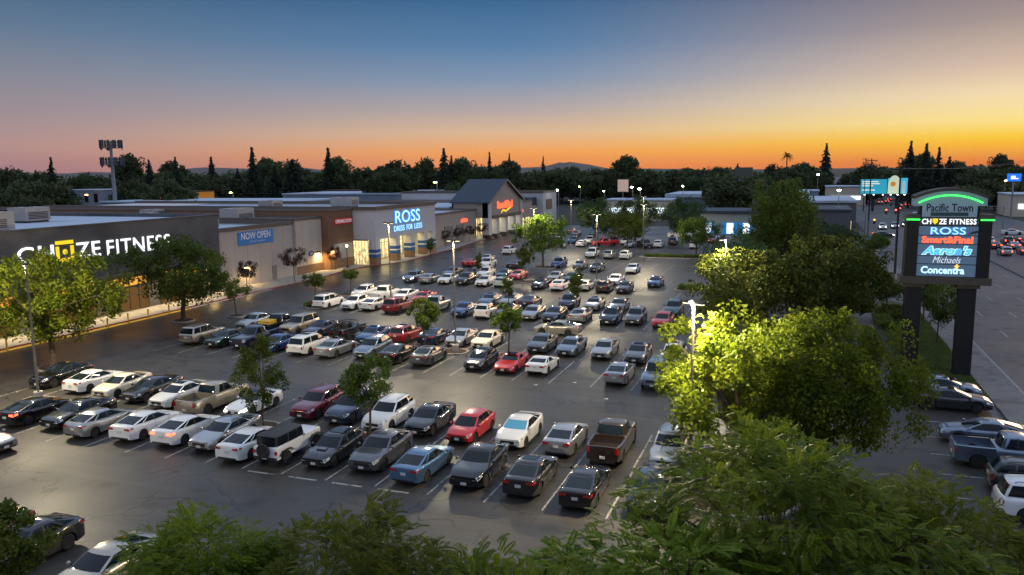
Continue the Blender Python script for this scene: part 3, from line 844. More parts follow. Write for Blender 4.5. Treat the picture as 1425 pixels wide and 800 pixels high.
def wall_light(x, y, z, energy, label, colr=(1.,.66,.24)):
    t = empty('wall_light', (x,y,z), label, 'lamp', 'wall lights along the shop fronts')
    mb = MB(); mb.prism([(x,y-.3),(x+.36,y-.22),(x+.36,y+.22),(x,y+.3)], z, z+.32); mb.build('housing', M_dark, t)
    mb = MB(); mb.box(x+.06,x+.32,y-.2,y+.2,z-.03,z-.005); mb.build('lens', glow('amber_lens',(1.,.7,.3),18.), t)
    ld = bpy.data.lights.new('wall_light_glow','AREA'); ld.energy = energy; ld.color = colr; ld.size = .4
    lo = bpy.data.objects.new('wall_light_glow', ld); COL.objects.link(lo); lo.parent = t; lo.location = (.35,0,-.1)
    lo.rotation_euler = (0, rad(18), 0)

# gym with the white lettering
b = empty('gym_building', (-100,70,0), 'long dark grey flat-roofed gym with large white glowing letters on its front', 'building')
shell(b, -150, -77, 34, 91.7, 11.0, 10.6, W_grey, plain('grey_coping',(.10,.10,.10),.6), caph=.12)
add_text('lettering', b, 'CH', 4.45, 1.75, S_white, (-76.95,60.6,7.45), bold=.01, spacing=1.15)
mb = MB(); x=-76.95                      # yellow block letter with a bar on top
mb.box(x,x+.08,65.3,67.6,9.1,9.5); mb.box(x,x+.08,65.3,65.7,7.15,8.9); mb.box(x,x+.08,67.2,67.6,7.15,8.9); mb.box(x,x+.08,65.7,67.2,7.15,7.55)
mb.lathe([(.001,x),(.3,x),(.3,x+.07),(.001,x+.07)],14,0,'x',(0,66.45,8.25))
mb.build('yellow_letter', S_yellow, b)
add_text('lettering', b, 'ZE', 3.35, 1.75, S_white, (-76.95,67.9,7.35), bold=.01, spacing=1.1)
add_text('lettering', b, 'FITNESS', 10.1, 1.85, S_white, (-76.95,72.2,7.2), bold=.005, spacing=1.12)
for y0,y1 in ((55,60),(62,70),(72,78),(80,87)): (storefront(b, -77, y0, y1, 3.0, 4, glow('dim_amber_window',(1.,.5,.15),.16)), storefront(b, -77, y0, y1, 4.3, 4, G_amber, z0=3.2, name='transom'))
mb = MB(); mb.box(-76.99,-75.4,54,88,4.5,4.9); mb.build('canopy', T_cap, b)
# discount store with the blue banner
b = empty('banner_store', (-100,104,0), 'tan flat-roofed store with brown coping carrying a blue banner', 'building')
shell(b, -150, -77.4, 91.9, 109.7, 8.45, 8.3, W_tan, T_cap, caph=.55)
mb = MB(); mb.box(-77.38,-77.3,103.8,104.9,.18,2.4); mb.build('door', plain('store_door',(.2,.19,.18),.5), b)
t = tag(MB().build('x', []), None) if False else None
bn = empty('blue_banner', (-77.3,100.3,6.2), 'blue banner with white lettering hung on the tan store wall', 'banner')
mb = MB(); mb.box(-77.36,-77.30,96.1,104.4,6.15,8.15); mb.build('cloth', plain('banner_blue',(.02,.22,.55),.6), bn)
add_text('lettering', bn, 'NOW OPEN', 6.9, 1.05, plain('banner_white',(.8,.8,.8),.6), (-77.29,96.8,6.95), depth=.01, bold=.02)
mb = MB()
for k in range(9): mb.tube([(-77.285,98.8+.4*k,6.45),(-77.285,98.95+.4*k,6.45+.22*(1 if k%3 else 1.6)),(-77.285,99.2+.4*k,6.45)],[.03]*3,5)
mb.build('script_line', MATS['banner_white'], bn)
# cream bay
b = empty('cream_store', (-100,114,0), 'cream store bay with vertical joints and a brown tile base', 'building')
shell(b, -150, -77.0, 109.9, 117.3, 9.0, 8.6, W_cream, T_cap, caph=.4, base=W_brick, baseh=1.5)
mb = MB(); mb.lathe([(.001,-76.99),(.5,-76.99),(.5,-76.9),(.001,-76.9)],20,0,'x'); 
me_ = mb.mesh('oval', [plain('oval_sign_blue',(.02,.05,.22),.4)])
for v in me_.vertices: v.co.y = v.co.y*1.5+113.9; v.co.z = v.co.z*.9+3.3
ov = link_mesh('oval_sign', me_); tag(ov,'small dark blue oval sign with white mark on the cream store wall','sign')
mb = MB()
for k in range(4): mb.box(-76.89,-76.87,113.5+.22*k,113.62+.22*k,3.15,3.45+.1*(k%2))
o = mb.build('white_mark', MATS['banner_white']); o.parent = ov
# brown bay
b = empty('brown_store', (-100,121,0), 'dark brown store bay with a red sign and a brown tile base', 'building')
shell(b, -150, -75.7, 117.5, 125.4, 10.1, 9.6, W_brown, T_cap, caph=.3, base=W_brick, baseh=1.7)
mb = MB(); mb.box(-75.69,-75.6,118.9,124.9,1.72,4.4); mb.build('shutter', plain('pale_shutter',(.42,.36,.29),.7), b)
rs = empty('red_sign', (-75.6,122,7.8), 'narrow red sign with white lettering on the brown store bay', 'sign')
mb = MB(); mb.box(-75.69,-75.58,119.3,125.0,7.75,8.75); mb.build('panel', plain('red_panel',(.35,.01,.02),.5,emit=(1,.03,.04),es=.12), rs)
add_text('lettering', rs, 'OPENING SOON', 5.2, .62, plain('sign_pale',(.75,.6,.62),.6,emit=(1,.75,.78),es=.3), (-75.57,119.6,7.95), depth=.01, bold=.02)
# department store with blue letters
b = empty('department_store', (-98,138,0), 'pale grey clothing store with large glowing blue-white letters above its entrance', 'building')
W0=-71.2
mb = MB(); th=.4
mb.box(W0-th,W0,125.6,150.4,4.7,10.0); mb.box(-150,W0-th,125.6,126.0,4.7,10.0); mb.box(-150,W0-th,150.0,150.4,0,10.0); mb.box(-150,-127.6,126.0,150.0,0,10.0)
mb.box(-150,-76.5,125.602,126.0,0,4.7)
mb.build('wall', W_ross, b)
mb = MB(); mb.box(-127.6,W0-th,126,150,9.5,9.7); mb.build('roof', R_roof, b)
mb = MB(); mb.box(W0-th-.05,W0+.3,125.3,150.7,10.002,10.6); mb.box(-150,W0-th-.05,125.3,126.05,10.002,10.6); mb.box(-150,W0-th-.05,149.95,150.7,10.002,10.6); mb.build('coping', T_cap, b)
mb = MB(); mb.box(-127.6,W0-th,126.0,150,4.72,4.8); mb.build('porch_ceiling', plain('porch_ceiling_paint',(.6,.55,.42),.8), b)
for y in (125.6,133.2,139.2,145.2,148.9):
    mb = MB(); mb.box(W0-1.5,W0,y,y+1.5,.14,4.7); o = mb.build('pillar', W_ross, b)
    mb = MB(); mb.box(W0-1.53,W0+.03,y-.03,y+1.53,.15,1.5); q = mb.build('pillar_base', W_brick, b); q.parent = o; q.location = (0,0,0)
    for z0,z1,mm in ((1.5,2.1,'band_blue'),(2.1,2.35,'band_white'),(2.35,2.95,'band_blue')):
        mb = MB(); mb.box(W0-1.55,W0+.05,y-.05,y+1.55,z0+.002,z1)
        q = mb.build('painted_band', plain(mm,(.01,.09,.30) if 'blue' in mm else (.7,.7,.7),.5), b); q.parent = o
for y0,y1,n in ((127.3,133.0,4),(134.9,139.0,3),(140.9,145.0,3),(146.9,148.8,2)): storefront(b, -76.2, y0, y1, 4.6, n, G_warm)
mb = MB(); mb.box(-76.6,-76.21,126.0,150.0,.14,4.7); mb.build('porch_wall', plain('porch_wall_paint',(.62,.52,.28),.8), b)
storefront(b, -76.2+.0, 126.2, 127.2, 4.6, 1, G_warm)
mb = MB()
for k in range(7): mb.box(-76.0+.62*k,-75.94+.62*k,125.53,125.58,.2,4.6)
mb.box(-76.3,-72.8,125.52,125.6,4.5,4.7)
sw = mb.build('side_window', M_frame, b); mb = MB(); mb.box(-76.2,-72.8,125.585,125.6,.2,4.6); q = mb.build('pane', G_warm, b); q.parent = sw
add_text('halo', b, 'ROSS', 10.5, 2.5, S_blue, (W0+.02,132.7,7.05), bold=.055, depth=.12)
add_text('lettering', b, 'ROSS', 10.2, 2.3, S_bluew, (W0+.15,132.85,7.15), bold=.0, depth=.04)
for wd,y0,wl in (('DRESS',132.2,4.3),('FOR',137.25,2.6),('LESS',140.6,3.4)):
    add_text('halo', b, wd, wl, 1.12, S_blue, (W0+.02,y0,5.62), bold=.045, depth=.1)
    add_text('lettering', b, wd, wl-.12, 1.0, S_bluew, (W0+.13,y0+.06,5.68), bold=.0, depth=.03)
st = empty('standing_sign', (-73.6,130.2,.15), 'small white lit sign on a blue post by the clothing store door', 'sign')
mb = MB(); mb.box(-73.65,-73.55,130.15,130.25,.15,3.3); mb.build('post', plain('post_blue',(.02,.12,.3),.5), st)
mb = MB(); mb.box(-73.66,-73.5,129.5,130.9,3.3,4.2); mb.build('panel', glow('white_panel',(.8,.95,1.),1.6), st)
# low tan section
b = empty('low_store', (-98,167,0), 'low taupe store wing with dark coping and a small red sign', 'building')
shell(b, -150, -75.2, 150.6, 182.3, 7.2, 6.9, W_siding, T_cap, caph=.35)
for y in (163.5,170.0): mb = MB(); mb.box(-75.19,-75.05,y,y+4.5,.18,4.4); mb.build('wall_panel', plain('grey_panel',(.20,.18,.17),.7), b)
mb = MB()
for k in range(5): mb.lathe([(.001,-75.18),(.42,-75.18),(.42,-75.05),(.001,-75.05)],10,0,'x',(0,173.2+.75*k,5.1+.12*(k%2)))
mb.build('red_sign', S_red, b)
# gabled supermarket entrance
b = empty('gabled_store', (-90,195.5,0), 'supermarket entrance with a tall taupe gable under a slate blue roof', 'building')
X1=-72.3; Ye0,Ye1,Yc,ze,za=183.0,208.2,195.4,9.3,14.5
mb = MB()
mb.prism([(0,0)],0,0) if False else None
def yz(x, pts, th, m=0):
    for xx in (x, x-th): mb.face([(xx,y,z) for y,z in pts], m)
    n=len(pts)
    for i in range(n):
        a,c_=pts[i],pts[(i+1)%n]; mb.face([(x,*a),(x,*c_),(x-th,*c_),(x-th,*a)],m)
yz(X1,[(Ye0,5.2),(Ye1,5.2),(Ye1,ze),(Yc,za),(Ye0,ze)],.4)
mb.box(-82,X1-.4,Ye0,Ye0+.4,5.2,ze); mb.box(-82,X1-.4,Ye1-.4,Ye1,0,ze); mb.box(-82,-80,Ye0+.002,Ye0+.4,0,5.2)
yz(-81.6,[(Ye0,0),(Ye1,0),(Ye1,ze),(Yc,za),(Ye0,ze)],.4)
mb.build('wall', W_siding, b)
mb = MB(); o_=.7
for ya,yb,s in ((Ye0-o_,Yc,1),(Ye1+o_,Yc,-1)):
    za_=ze-o_*.41; mb.face([(X1+.7,ya,za_+.1),(X1+.7,yb,za+.12),(-82.4,yb,za+.12),(-82.4,ya,za_+.1)]); mb.face([(X1+.7,ya,za_-.15),(X1+.7,yb,za-.14),(-82.4,yb,za-.14),(-82.4,ya,za_-.15)])
    mb.face([(X1+.7,ya,za_+.1),(X1+.7,yb,za+.12),(X1+.7,yb,za-.14),(X1+.7,ya,za_-.15)]); mb.face([(X1+.7,ya,za_+.1),(-82.4,ya,za_+.1),(-82.4,ya,za_-.15),(X1+.7,ya,za_-.15)])
mb.build('roof', R_dark, b)
mb = MB()
for ya,yb in ((Ye0-.7,Yc),(Ye1+.7,Yc)):
    za_=ze-.29; mb.face([(X1+.72,ya,za_-.45),(X1+.72,yb,za-.30),(X1+.72,yb,za+.14),(X1+.72,ya,za_+.12)])
mb.build('bargeboard', plain('bargeboard_paint',(.24,.20,.17),.7), b)
for y in (183.0,188.3,194.6,200.9,206.4):
    mb = MB(); mb.box(X1-1.5,X1+.25,y,y+1.8,1.0,ze-.4 if y in (183.0,206.4) else 5.2); o = mb.build('pillar', W_white if y!=183.0 else W_ross, b)
    mb = MB(); mb.box(X1-1.53,X1+.28,y-.03,y+1.83,.14,1.0); q = mb.build('pillar_base', M_dark, b); q.parent = o
mb = MB(); mb.box(X1-.02,X1+.5,185,206.3,4.9,5.7); mb.build('canopy', T_cap, b)
for y0,y1 in ((185.0,188.1),(190.2,194.4),(196.5,200.7),(202.8,206.2)): storefront(b, -77.4, y0, y1, 4.8, 3, G_warm if y0!=196.5 else G_cool)
mb = MB(); mb.box(-78,-77.41,183.4,207.8,.14,5.2); mb.build('porch_wall', MATS['porch_wall_paint'], b)
mb = MB(); mb.box(-78,X1-.4,183.4,207.8,5.21,5.3); mb.build('porch_ceiling', MATS['porch_ceiling_paint'], b)
add_text('lettering', b, 'Smart&Final', 11.2, 1.9, S_red, (X1+.02,189.2,7.2), bold=.04, depth=.15)
mb = MB(); pp=[(192.0,5.9),(193.5,6.5),(195.5,6.1),(197.5,6.6),(199.5,7.0)]
for a,c_ in zip(pp,pp[1:]): mb.face([(X1+.05,a[0],a[1]),(X1+.05,c_[0],c_[1]),(X1+.05,c_[0],c_[1]+.6),(X1+.05,a[0],a[1]+.35)])
mb.build('yellow_swash', S_yellow, b)
mb = MB()
for k in range(6): mb.box(-79.6+.55*k,-79.54+.55*k,182.93,182.97,.2,4.8)
sw = mb.build('side_window', M_frame, b); mb = MB(); mb.box(-79.6,-76.3,182.975,182.995,.2,4.8); q = mb.build('pane', G_warm, b); q.parent = sw
b = empty('rear_store',(-116,196,0),'low flat roofed wing behind the gabled supermarket','building')
mb = MB(); mb.box(-139,-82.6,182.6,208.4,0,7.6); mb.build('wall', W_siding, b); mb = MB(); mb.box(-139.2,-82.5,182.5,208.5,7.602,7.9); mb.build('roof', R_roof, b)
# stores beyond
b = empty('taupe_store', (-95,214,0), 'narrow taupe store bay past the gabled supermarket', 'building')
shell(b, -120, -73.6, 208.6, 221, 8.0, 7.7, W_siding, T_cap, caph=.3); mb = MB(); mb.box(-73.58,-73.5,210.5,213,5.2,5.9); mb.build('red_sign', S_red, b)
for y in (210,215): storefront(b, -73.6, y, y+3.6, 3.6, 2, G_warm)
b = empty('white_store', (-95,232,0), 'white store tower with grey coping at the far end of the shops', 'building')
shell(b, -120, -72.8, 229, 243, 10.0, 9.6, W_white, T_cap, caph=.5); mb = MB(); mb.box(-72.78,-72.7,232,238,5.0,8.0); mb.build('dark_panel', M_dark, b)
b = empty('peach_store', (-95,225,0), 'low peach store bay beside the white tower', 'building')
shell(b, -120, -74.6, 221.2, 228.8, 6.4, 5.6, W_cream, T_cap, caph=.3); mb = MB(); mb.box(-80,-74.7,221.4,228.7,6.8,8.8); mb.build('blue_roof', R_dark, b)

# rooftop units
def roof_unit(x, y, z, sx, sy, sz, label):
    t = empty('rooftop_unit', (x,y,z), label, 'air conditioner', 'air conditioners on the shop roofs')
    mb = MB(); mb.box(x-sx,x+sx,y-sy,y+sy,z+.25,z+sz); mb.build('casing', noisy('unit_casing',(.34,.30,.27),(.40,.36,.33),1.,.6), t)
    mb = MB(); mb.box(x-sx*.9,x+sx*.9,y-sy*.9,y+sy*.9,z,z+.25); mb.build('skid', M_dark, t)
    mb = MB()
    for k in range(5): mb.box(x+sx+.004,x+sx+.03,y-sy*.8,y+sy*.8,z+.5+.2*k,z+.6+.2*k)
    mb.build('louvre', M_dark, t)
    mb = MB(); mb.lathe([(.001,z+sz+.04),(.5,z+sz+.04),(.55,z+sz+.0),(.55,z+sz-.02)],14,0,'z',(x,y,0)); mb.build('fan', M_black, t)
for a in ((-84,60,10.6,2.2,4.6,2.2,'long pale rooftop unit above the start of the white gym letters'),(-96,78,10.6,1.6,1.8,2.0,'boxy rooftop unit behind the middle of the gym parapet'),
    (-98,93.5,8.3,2.2,1.8,2.0,'rooftop unit beside the corner of the gym roof'),(-104,106,8.3,1.5,1.6,2.0,'rooftop unit far back on the tan store roof'),(-86,100,8.3,1.3,1.1,1.5,'dark small rooftop unit just behind the banner store coping'),
    (-90,112,8.6,1.8,2.2,2.3,'large pale rooftop unit behind the cream bay'),(-112,116,8.6,1.5,1.5,1.8,'far rooftop unit near the back of the cream bay'),(-95,128,9.7,1.6,1.6,1.9,'rooftop unit on the clothing store roof near its corner'),
    (-88,143,9.7,2.4,1.6,2.0,'blue-grey rooftop unit above the glowing store letters'),(-100,165,6.9,1.8,1.8,1.8,'rooftop unit on the low taupe wing')):
    roof_unit(*a)
wall_light(-77.38,97.5,2.9,260,'amber wall light on the tan store below the banner')
wall_light(-76.98,115.9,3.2,300,'amber wall light on the cream bay beside the oval sign')
wall_light(-75.68,118.3,3.3,220,'amber wall light on the corner of the brown bay')
wall_light(-76.98,89.5,3.6,300,'amber wall light near the gym corner',)
def area(name, loc, sx, sy, energy, color, rot=(0,0,0), spread=180):
    l = bpy.data.lights.new(name,'AREA'); l.shape='RECTANGLE'; l.size=sx; l.size_y=sy; l.energy=energy; l.color=color; l.spread=rad(spread)
    o = bpy.data.objects.new(name,l); COL.objects.link(o); o.location=loc; o.rotation_euler=rot
area('gym_canopy_light', (-75.3,64,4.4), 1.6, 20, 900, (1,.74,.36), spread=115)
area('gym_canopy_light', (-75.3,81,4.4), 1.6, 12, 560, (1,.74,.36), spread=115)
area('porch_light', (-73.8,130.5,4.6), 2.5, 8, 420, (1,.85,.45)); area('porch_light', (-73.8,142,4.6), 2.5, 12, 420, (1,.85,.45))
area('porch_light', (-75,195,5.0), 3, 22, 900, (1,.9,.7))

# yellow bollards
for i,(y) in enumerate((54.4,57.2,60.2,63.2,66.4,69.3,72.3,75.6,78.8)):
    o_ = ('fourth','third')[0]
    lab = ['yellow bollard at the left end of the row outside the gym','yellow bollard second from the left end outside the gym','yellow bollard behind the big lamp-lit tree trunk','yellow bollard outside the gym just past the tree trunk','yellow bollard in the middle of the gym row, clear of leaves','yellow bollard two short of the dark tree outside the gym',
           'yellow bollard next before the dark tree outside the gym','yellow bollard beside the dark tree trunk outside the gym','last yellow bollard past the dark tree outside the gym'][i]
    t = empty('bollard', (-71.6,y,0), lab, 'bollard', 'yellow bollards along the kerb outside the gym')
    mb = MB(); mb.lathe([(.09,.0),(.09,1.0),(.07,1.07),(.001,1.1)],12,0,'z',(-71.6,y,0)); mb.build('post', M_yellow, t, smooth=True)
    mb = MB(); mb.lathe([(.15,.01),(.15,.03),(.09,.05)],12,0,'z',(-71.6,y,0)); mb.build('base_plate', M_dark, t)

# bollards are joined by nothing; slim black lamp by the brown store
t = empty('street_lantern', (-74.6,121.3,.15), 'slim black lantern post with a white globe outside the brown store', 'lamp')
mb = MB(); mb.tube([(-74.6,121.3,.15),(-74.6,121.3,3.7)],[.07,.05],8); mb.lathe([(.16,.15),(.16,.5),(.08,.6)],10,0,'z',(-74.6,121.3,0)); mb.build('post', M_black, t)
mb = MB(); mb.lathe([(.03,3.7),(.16,3.8),(.2,3.98),(.14,4.15),(.02,4.2)],12,0,'z',(-74.6,121.3,0)); mb.build('globe', glow('globe_light',(1,.95,.85),9.), t, smooth=True)

# ------------------------------------------------------------------ car park lamps
G_head = glow('lamp_head_light', (1.,.88,.6), 2.5)
def lot_lamp(x, y, h, dirs, energy, label, colr=(1.,.82,.50), light=True, kind='SPOT'):
    t = empty('car_park_lamp', (x,y,0), label, 'lamp post', 'tall lamp posts in the car park')
    mb = MB(); mb.lathe([(.33,-.02),(.33,.75),(.29,.8),(.001,.8)],14,0,'z',(x,y,0)); mb.build('pedestal', M_conc, t)
    mb = MB(); mb.tube([(x,y,.8),(x,y,h)],[.095,.065],8); mb.build('pole', M_poll, t)
    for a in dirs:
        ca,sa=math.cos(rad(a)),math.sin(rad(a)); rz=rad(a)
        mb = MB(); mb.tube([(x,y,h-.12),(x+ca*.25,y+sa*.25,h-.02)],[.04,.04],6); mb.build('arm', M_poll, t)
        mb = MB(); mb.obox((x+ca*.42,y+sa*.42,h+.04),.24,.17,.06,rz); hd = mb.build('lamp_head', M_dark, t)
        mb = MB(); mb.obox((x+ca*.42,y+sa*.42,h-.065),.18,.12,.012,rz); q = mb.build('lens', G_head, t); q.parent = hd
        if light:
            l = bpy.data.lights.new('lamp_glow',kind); l.energy = energy; l.color = colr
            if kind == 'SPOT': l.spot_size = rad(172); l.spot_blend = .25
            l.shadow_soft_size = .25
            lo = bpy.data.objects.new('lamp_glow', l); COL.objects.link(lo); lo.parent = t; lo.location = (ca*.42, sa*.42, h-.16)
EN=3600
M_poll = noisy('pole_pale', (.20,.18,.155), (.16,.145,.125), 2., .55, metal=.2)
lot_lamp(-52.8,42.2,10.2,(150,),EN*3.2,'lamp post between the black and white cars at the store end of nearest rows',kind='POINT')
lot_lamp(-29.6,66.2,10.4,(0,180),EN,'lamp post in the island beside the cream sedan, second double row')
lot_lamp(-48.7,89.2,10.3,(0,180),EN,'lamp post rising in front of the clothing store letters')
lot_lamp(-5.0,41.0,9.8,(150,330),EN*1.45,'lamp post buried in the yellow-lit tree',kind='POINT')
lot_lamp(-27.6,112.3,10.3,(0,180),EN,'lamp post past the round-topped small trees, middle of the car park')
lot_lamp(-43.0,130.0,10.3,(0,180),EN*.8,'lamp post in front of the supermarket gable')
lot_lamp(-27.1,146,10.3,(0,180),EN*.8,'lamp post beside the spreading tree near the far island')
lot_lamp(-46.5,166,10.3,(0,180),EN*.8,'lamp post far back between the large trees')
lot_lamp(-35.0,188,10.3,(0,180),EN*.8,'lamp post glowing over the bright yellow tree crown far back')
lot_lamp(-6.3,74.6,10.2,(200,),EN*1.6,'lamp post hidden in the dark trees along the street side',kind='POINT')
lot_lamp(-50.5,18.8,10.2,(0,180),EN*1.3,'lamp post just beyond the left edge lighting the near asphalt')
# ------------------------------------------------------------------ pylon sign
Y=70.0
T_sign = noisy('sign_coping', (.055,.05,.045), (.075,.066,.06), 2., .7)
t = empty('pylon_sign', (10.8,70.4,0), 'tall two-legged shopping centre sign with green neon and six lit shop names', 'sign')
C_panel = noisy('sign_panel', (.10,.135,.18), (.13,.165,.21), .8, .5)
m_ = C_panel.node_tree; 
P_dark = noisy('sign_column', (.008,.009,.011), (.013,.014,.017), 1.5, .6)
mb = MB(); mb.box(8.05,9.25,Y,Y+1.1,.0,7.35); mb.build('leg', P_dark, t)
mb = MB(); mb.box(11.85,13.05,Y,Y+1.1,.0,7.35); mb.build('leg', P_dark, t)
for x in (8.65,12.45):
    mb = MB(); mb.box(x-.8,x+.8,Y-.2,Y+1.3,7.1,7.4); mb.build('leg_cap', T_sign, t)
mb = MB(); mb.box(7.55,13.95,Y-.45,Y+1.55,7.402,7.95); mb.build('shelf', T_sign, t)
mb = MB(); mb.box(7.85,8.70,Y-.25,Y+1.35,7.952,12.5); mb.build('side_column', P_dark, t)
mb = MB(); mb.box(12.90,13.75,Y-.25,Y+1.35,7.952,12.5); mb.build('side_column', P_dark, t)
mb = MB(); mb.box(8.702,12.898,Y-.05,Y+1.15,7.952,13.5); mb.build('cabinet', P_dark, t)
mb = MB()
names=[(12.15,13.0)]
zz=[7.97,8.95,9.6,10.55,11.2,11.95,12.62]
def lit_panel(nm,c,es): return plain(nm,c,.4,emit=c,es=es)
PB = lit_panel('panel_lit_bluegrey',(.075,.13,.21),.5)
for a,b_ in zip(zz,zz[1:]):
    mb = MB(); mb.box(8.74,12.86,Y-.10,Y-.052,a+.03,b_-.03); mb.build('name_panel', PB if a<11.9 else plain('panel_black',(.03,.04,.055),.4,emit=(.03,.04,.055),es=.4), t)
mb = MB(); mb.box(8.9,12.7,Y-.09,Y-.052,12.65,13.55); mb.build('title_panel', lit_panel('panel_title',(.12,.18,.25),.5), t)
mb = MB(); mb.box(9.5,12.1,Y-.13,Y-.092,12.72,13.0); mb.build('title_bar', plain('title_bar_blue',(.02,.06,.09),.5), t)
# arched head
mb = MB(); nA=16; pts=[]
for k in range(nA+1):
    u=-1+2*k/nA; pts.append((10.8+2.55*u, 14.05+.62*(1-u*u)))
for (xa,za),(xb,zb) in zip(pts,pts[1:]):
    for (d0,d1,y0,y1) in ((0,.22,Y-.55,Y+1.65),):
        mb.face([(xa,y0,za),(xb,y0,zb),(xb,y0,zb+d1),(xa,y0,za+d1)]); mb.face([(xa,y0,za+d1),(xb,y0,zb+d1),(xb,y1,zb+d1),(xa,y1,za+d1)])
        mb.face([(xa,y0,za),(xb,y0,zb),(xb,y1,zb),(xa,y1,za)]); mb.face([(xa,y1,za),(xb,y1,zb),(xb,y1,zb+d1),(xa,y1,za+d1)])
mb.build('arched_cap', T_sign, t)
mb = MB()
for (xa,za),(xb,zb) in zip(pts,pts[1:]): mb.face([(xa,Y-.06,13.5),(xb,Y-.06,13.5),(xb,Y-.06,zb),(xa,Y-.06,za)])
mb.build('head_panel', MATS['panel_title'], t)
mb = MB()
for (xa,za),(xb,zb) in zip(pts,pts[1:]): mb.face([(xa,Y+1.15,13.5),(xb,Y+1.15,13.5),(xb,Y+1.15,zb),(xa,Y+1.15,za)])
mb.build('head_panel', MATS['panel_title'], t)
mb = MB(); mb.tube([(10.8+2.2*(-1+2*k/nA), Y-.3, 13.75+.58*(1-(-1+2*k/nA)**2)) for k in range(nA+1)],[.055]*(nA+1),8); mb.build('neon_arc', S_green, t, smooth=True)
for x0,x1 in ((7.75,8.75),(12.85,13.85)):
    mb = MB(); mb.box(x0,x1,Y-.45,Y+1.5,12.502,12.85); mb.build('column_cap', T_sign, t)
    mb = MB(); mb.tube([(x0+.05,Y-.5,12.45),(x1-.02,Y-.5,12.45)],[.05]*2,8); mb.build('neon_bar', S_green, t)
F='-y'
add_text('title_lettering', t, 'Pacific Town', 3.2, .62, plain('title_black',(.005,.006,.008),.5), (9.2,Y-.10,13.06), F, bold=.012, depth=.03)
yy=Y-.105
add_text('lettering', t, 'CH', .66, .42, S_white, (8.92,yy,12.08), F, bold=.02, depth=.03)
mb = MB(); mb.prism([(9.66,0),(10.0,0)],0,0) if False else None
mb.face([(9.66,yy-.03,12.52),(10.04,yy-.03,12.52),(10.04,yy-.03,12.25),(9.85,yy-.03,12.06),(9.66,yy-.03,12.25)]); mb.build('yellow_letter', S_yellow, t)
add_text('lettering', t, 'ZE', .52, .42, S_white, (10.12,yy,12.08), F, bold=.02, depth=.03)
add_text('lettering', t, 'FITNESS', 1.85, .42, S_white, (10.84,yy,12.08), F, bold=.02,spacing=1.12, depth=.03)
add_text('halo', t, 'ROSS', 2.5, .62, S_blue, (9.55,yy,11.26), F, bold=.06, depth=.02)
add_text('lettering', t, 'ROSS', 2.42, .54, S_bluew, (9.59,yy-.025,11.30), F, bold=-.005, depth=.02)
add_text('lettering', t, 'Smart&Final', 3.55, .55, S_red, (9.0,yy,10.60), F, bold=.035, depth=.03)
add_text('halo', t, "Aaron's", 3.55, .76, S_bluew, (9.0,yy,9.66), F, bold=.085, shear=.28, depth=.02)
add_text('lettering', t, "Aaron's", 3.42, .68, glow('sign_mid_blue',(.05,.36,1.),1.9), (9.07,yy-.025,9.70), F, bold=.03, shear=.28, depth=.02)
add_text('lettering', t, 'Michaels', 1.95, .5, plain('sign_offwhite',(.8,.85,.88),.4,emit=(.8,.88,.95),es=.75), (9.85,yy,9.05), F, bold=-.012, shear=.35, depth=.02)
add_text('lettering', t, 'Concentra', 3.05, .58, S_bluew, (9.05,yy,8.2), F, bold=.03, depth=.03)
mb = MB(); mb.face([(11.36,yy-.04,8.78),(11.74,yy-.04,8.78),(11.55,yy-.04,9.0)]); mb.box(11.47,11.63,yy-.06,yy-.03,8.6,8.78); mb.build('orange_arrow', S_orange, t)
mb = MB(); mb.face([(12.1,yy-.035,11.3),(12.84,yy-.035,11.42),(12.84,yy-.035,11.6),(12.5,yy-.035,11.55)]); mb.build('dark_mark', M_dark, t)

# ------------------------------------------------------------------ poles, wires, signals
def utility_pole(x,y,h,label,arms=1):
    t = empty('utility_pole',(x,y,0),label,'utility pole','wooden utility poles along the street')
    mb = MB(); mb.tube([(x,y,-.1),(x,y,h)],[.19,.12],9); mb.build('shaft', noisy('pole_wood',(.05,.038,.03),(.03,.024,.02),3.,.9), t)
    for k in range(arms):
        mb = MB(); z=h-.5-1.3*k; mb.box(x-1.2,x+1.2,y-.14,y-.2+.16,z-.08,z+.08); mb.build('crossarm', MATS['pole_wood'], t)
        mb = MB()
        for dx in (-1.05,-.5,.5,1.05): mb.lathe([(.05,z+.08),(.07,z+.2),(.001,z+.26)],8,0,'z',(x+dx,y-.1,0))
        mb.build('insulator', M_steel, t)
POLES=[(14.0,135.7,16.6),(15.0,206,18.5),(22,330,20.0),(60,225,20.5)]
labs=['black utility pole on the corner sidewalk nearest the pylon sign','utility pole behind the corner, left of the billboard figures','distant utility pole over the far end of the street','utility pole above the dark trees beyond the pylon sign']
for (x,y,h),l in zip(POLES,labs): utility_pole(x,y,h,l,1 if y<140 else 2)
def wire(a,b,sag,label,r=.02):
    mb = MB(); pts=[]
    for k in range(17):
        u=k/16; pts.append((a[0]+(b[0]-a[0])*u, a[1]+(b[1]-a[1])*u, a[2]+(b[2]-a[2])*u - sag*4*u*(1-u)))
    mb.tube(pts,[r]*17,4); o = mb.build('overhead_wire', M_black); tag(o,label,'wire','overhead wires along the street')
for dx in (-1.05,1.05):
    wire((14+dx,135.6,16.3),(15+dx,206,18.2),1.2,'overhead wires strung from the corner utility pole to the next pole',.03)
    wire((15+dx,206,18.2),(22+dx,330,19.7),1.8,'overhead wires strung along the street to the distant pole',.045)
    wire((14+dx,135.6,16.3),(60+dx,225,20.2),1.5,'overhead wires crossing the street to the pole beyond the pylon sign',.035)
    wire((60+dx,225,20.2),(160+dx,250,19.5),1.5,'overhead wires running away from the pole beyond the pylon sign',.045)
G_rl = glow('red_signal_light',(1.,.05,.03),14.); G_ol = glow('orange_signal_light',(1.,.30,.04),10.)
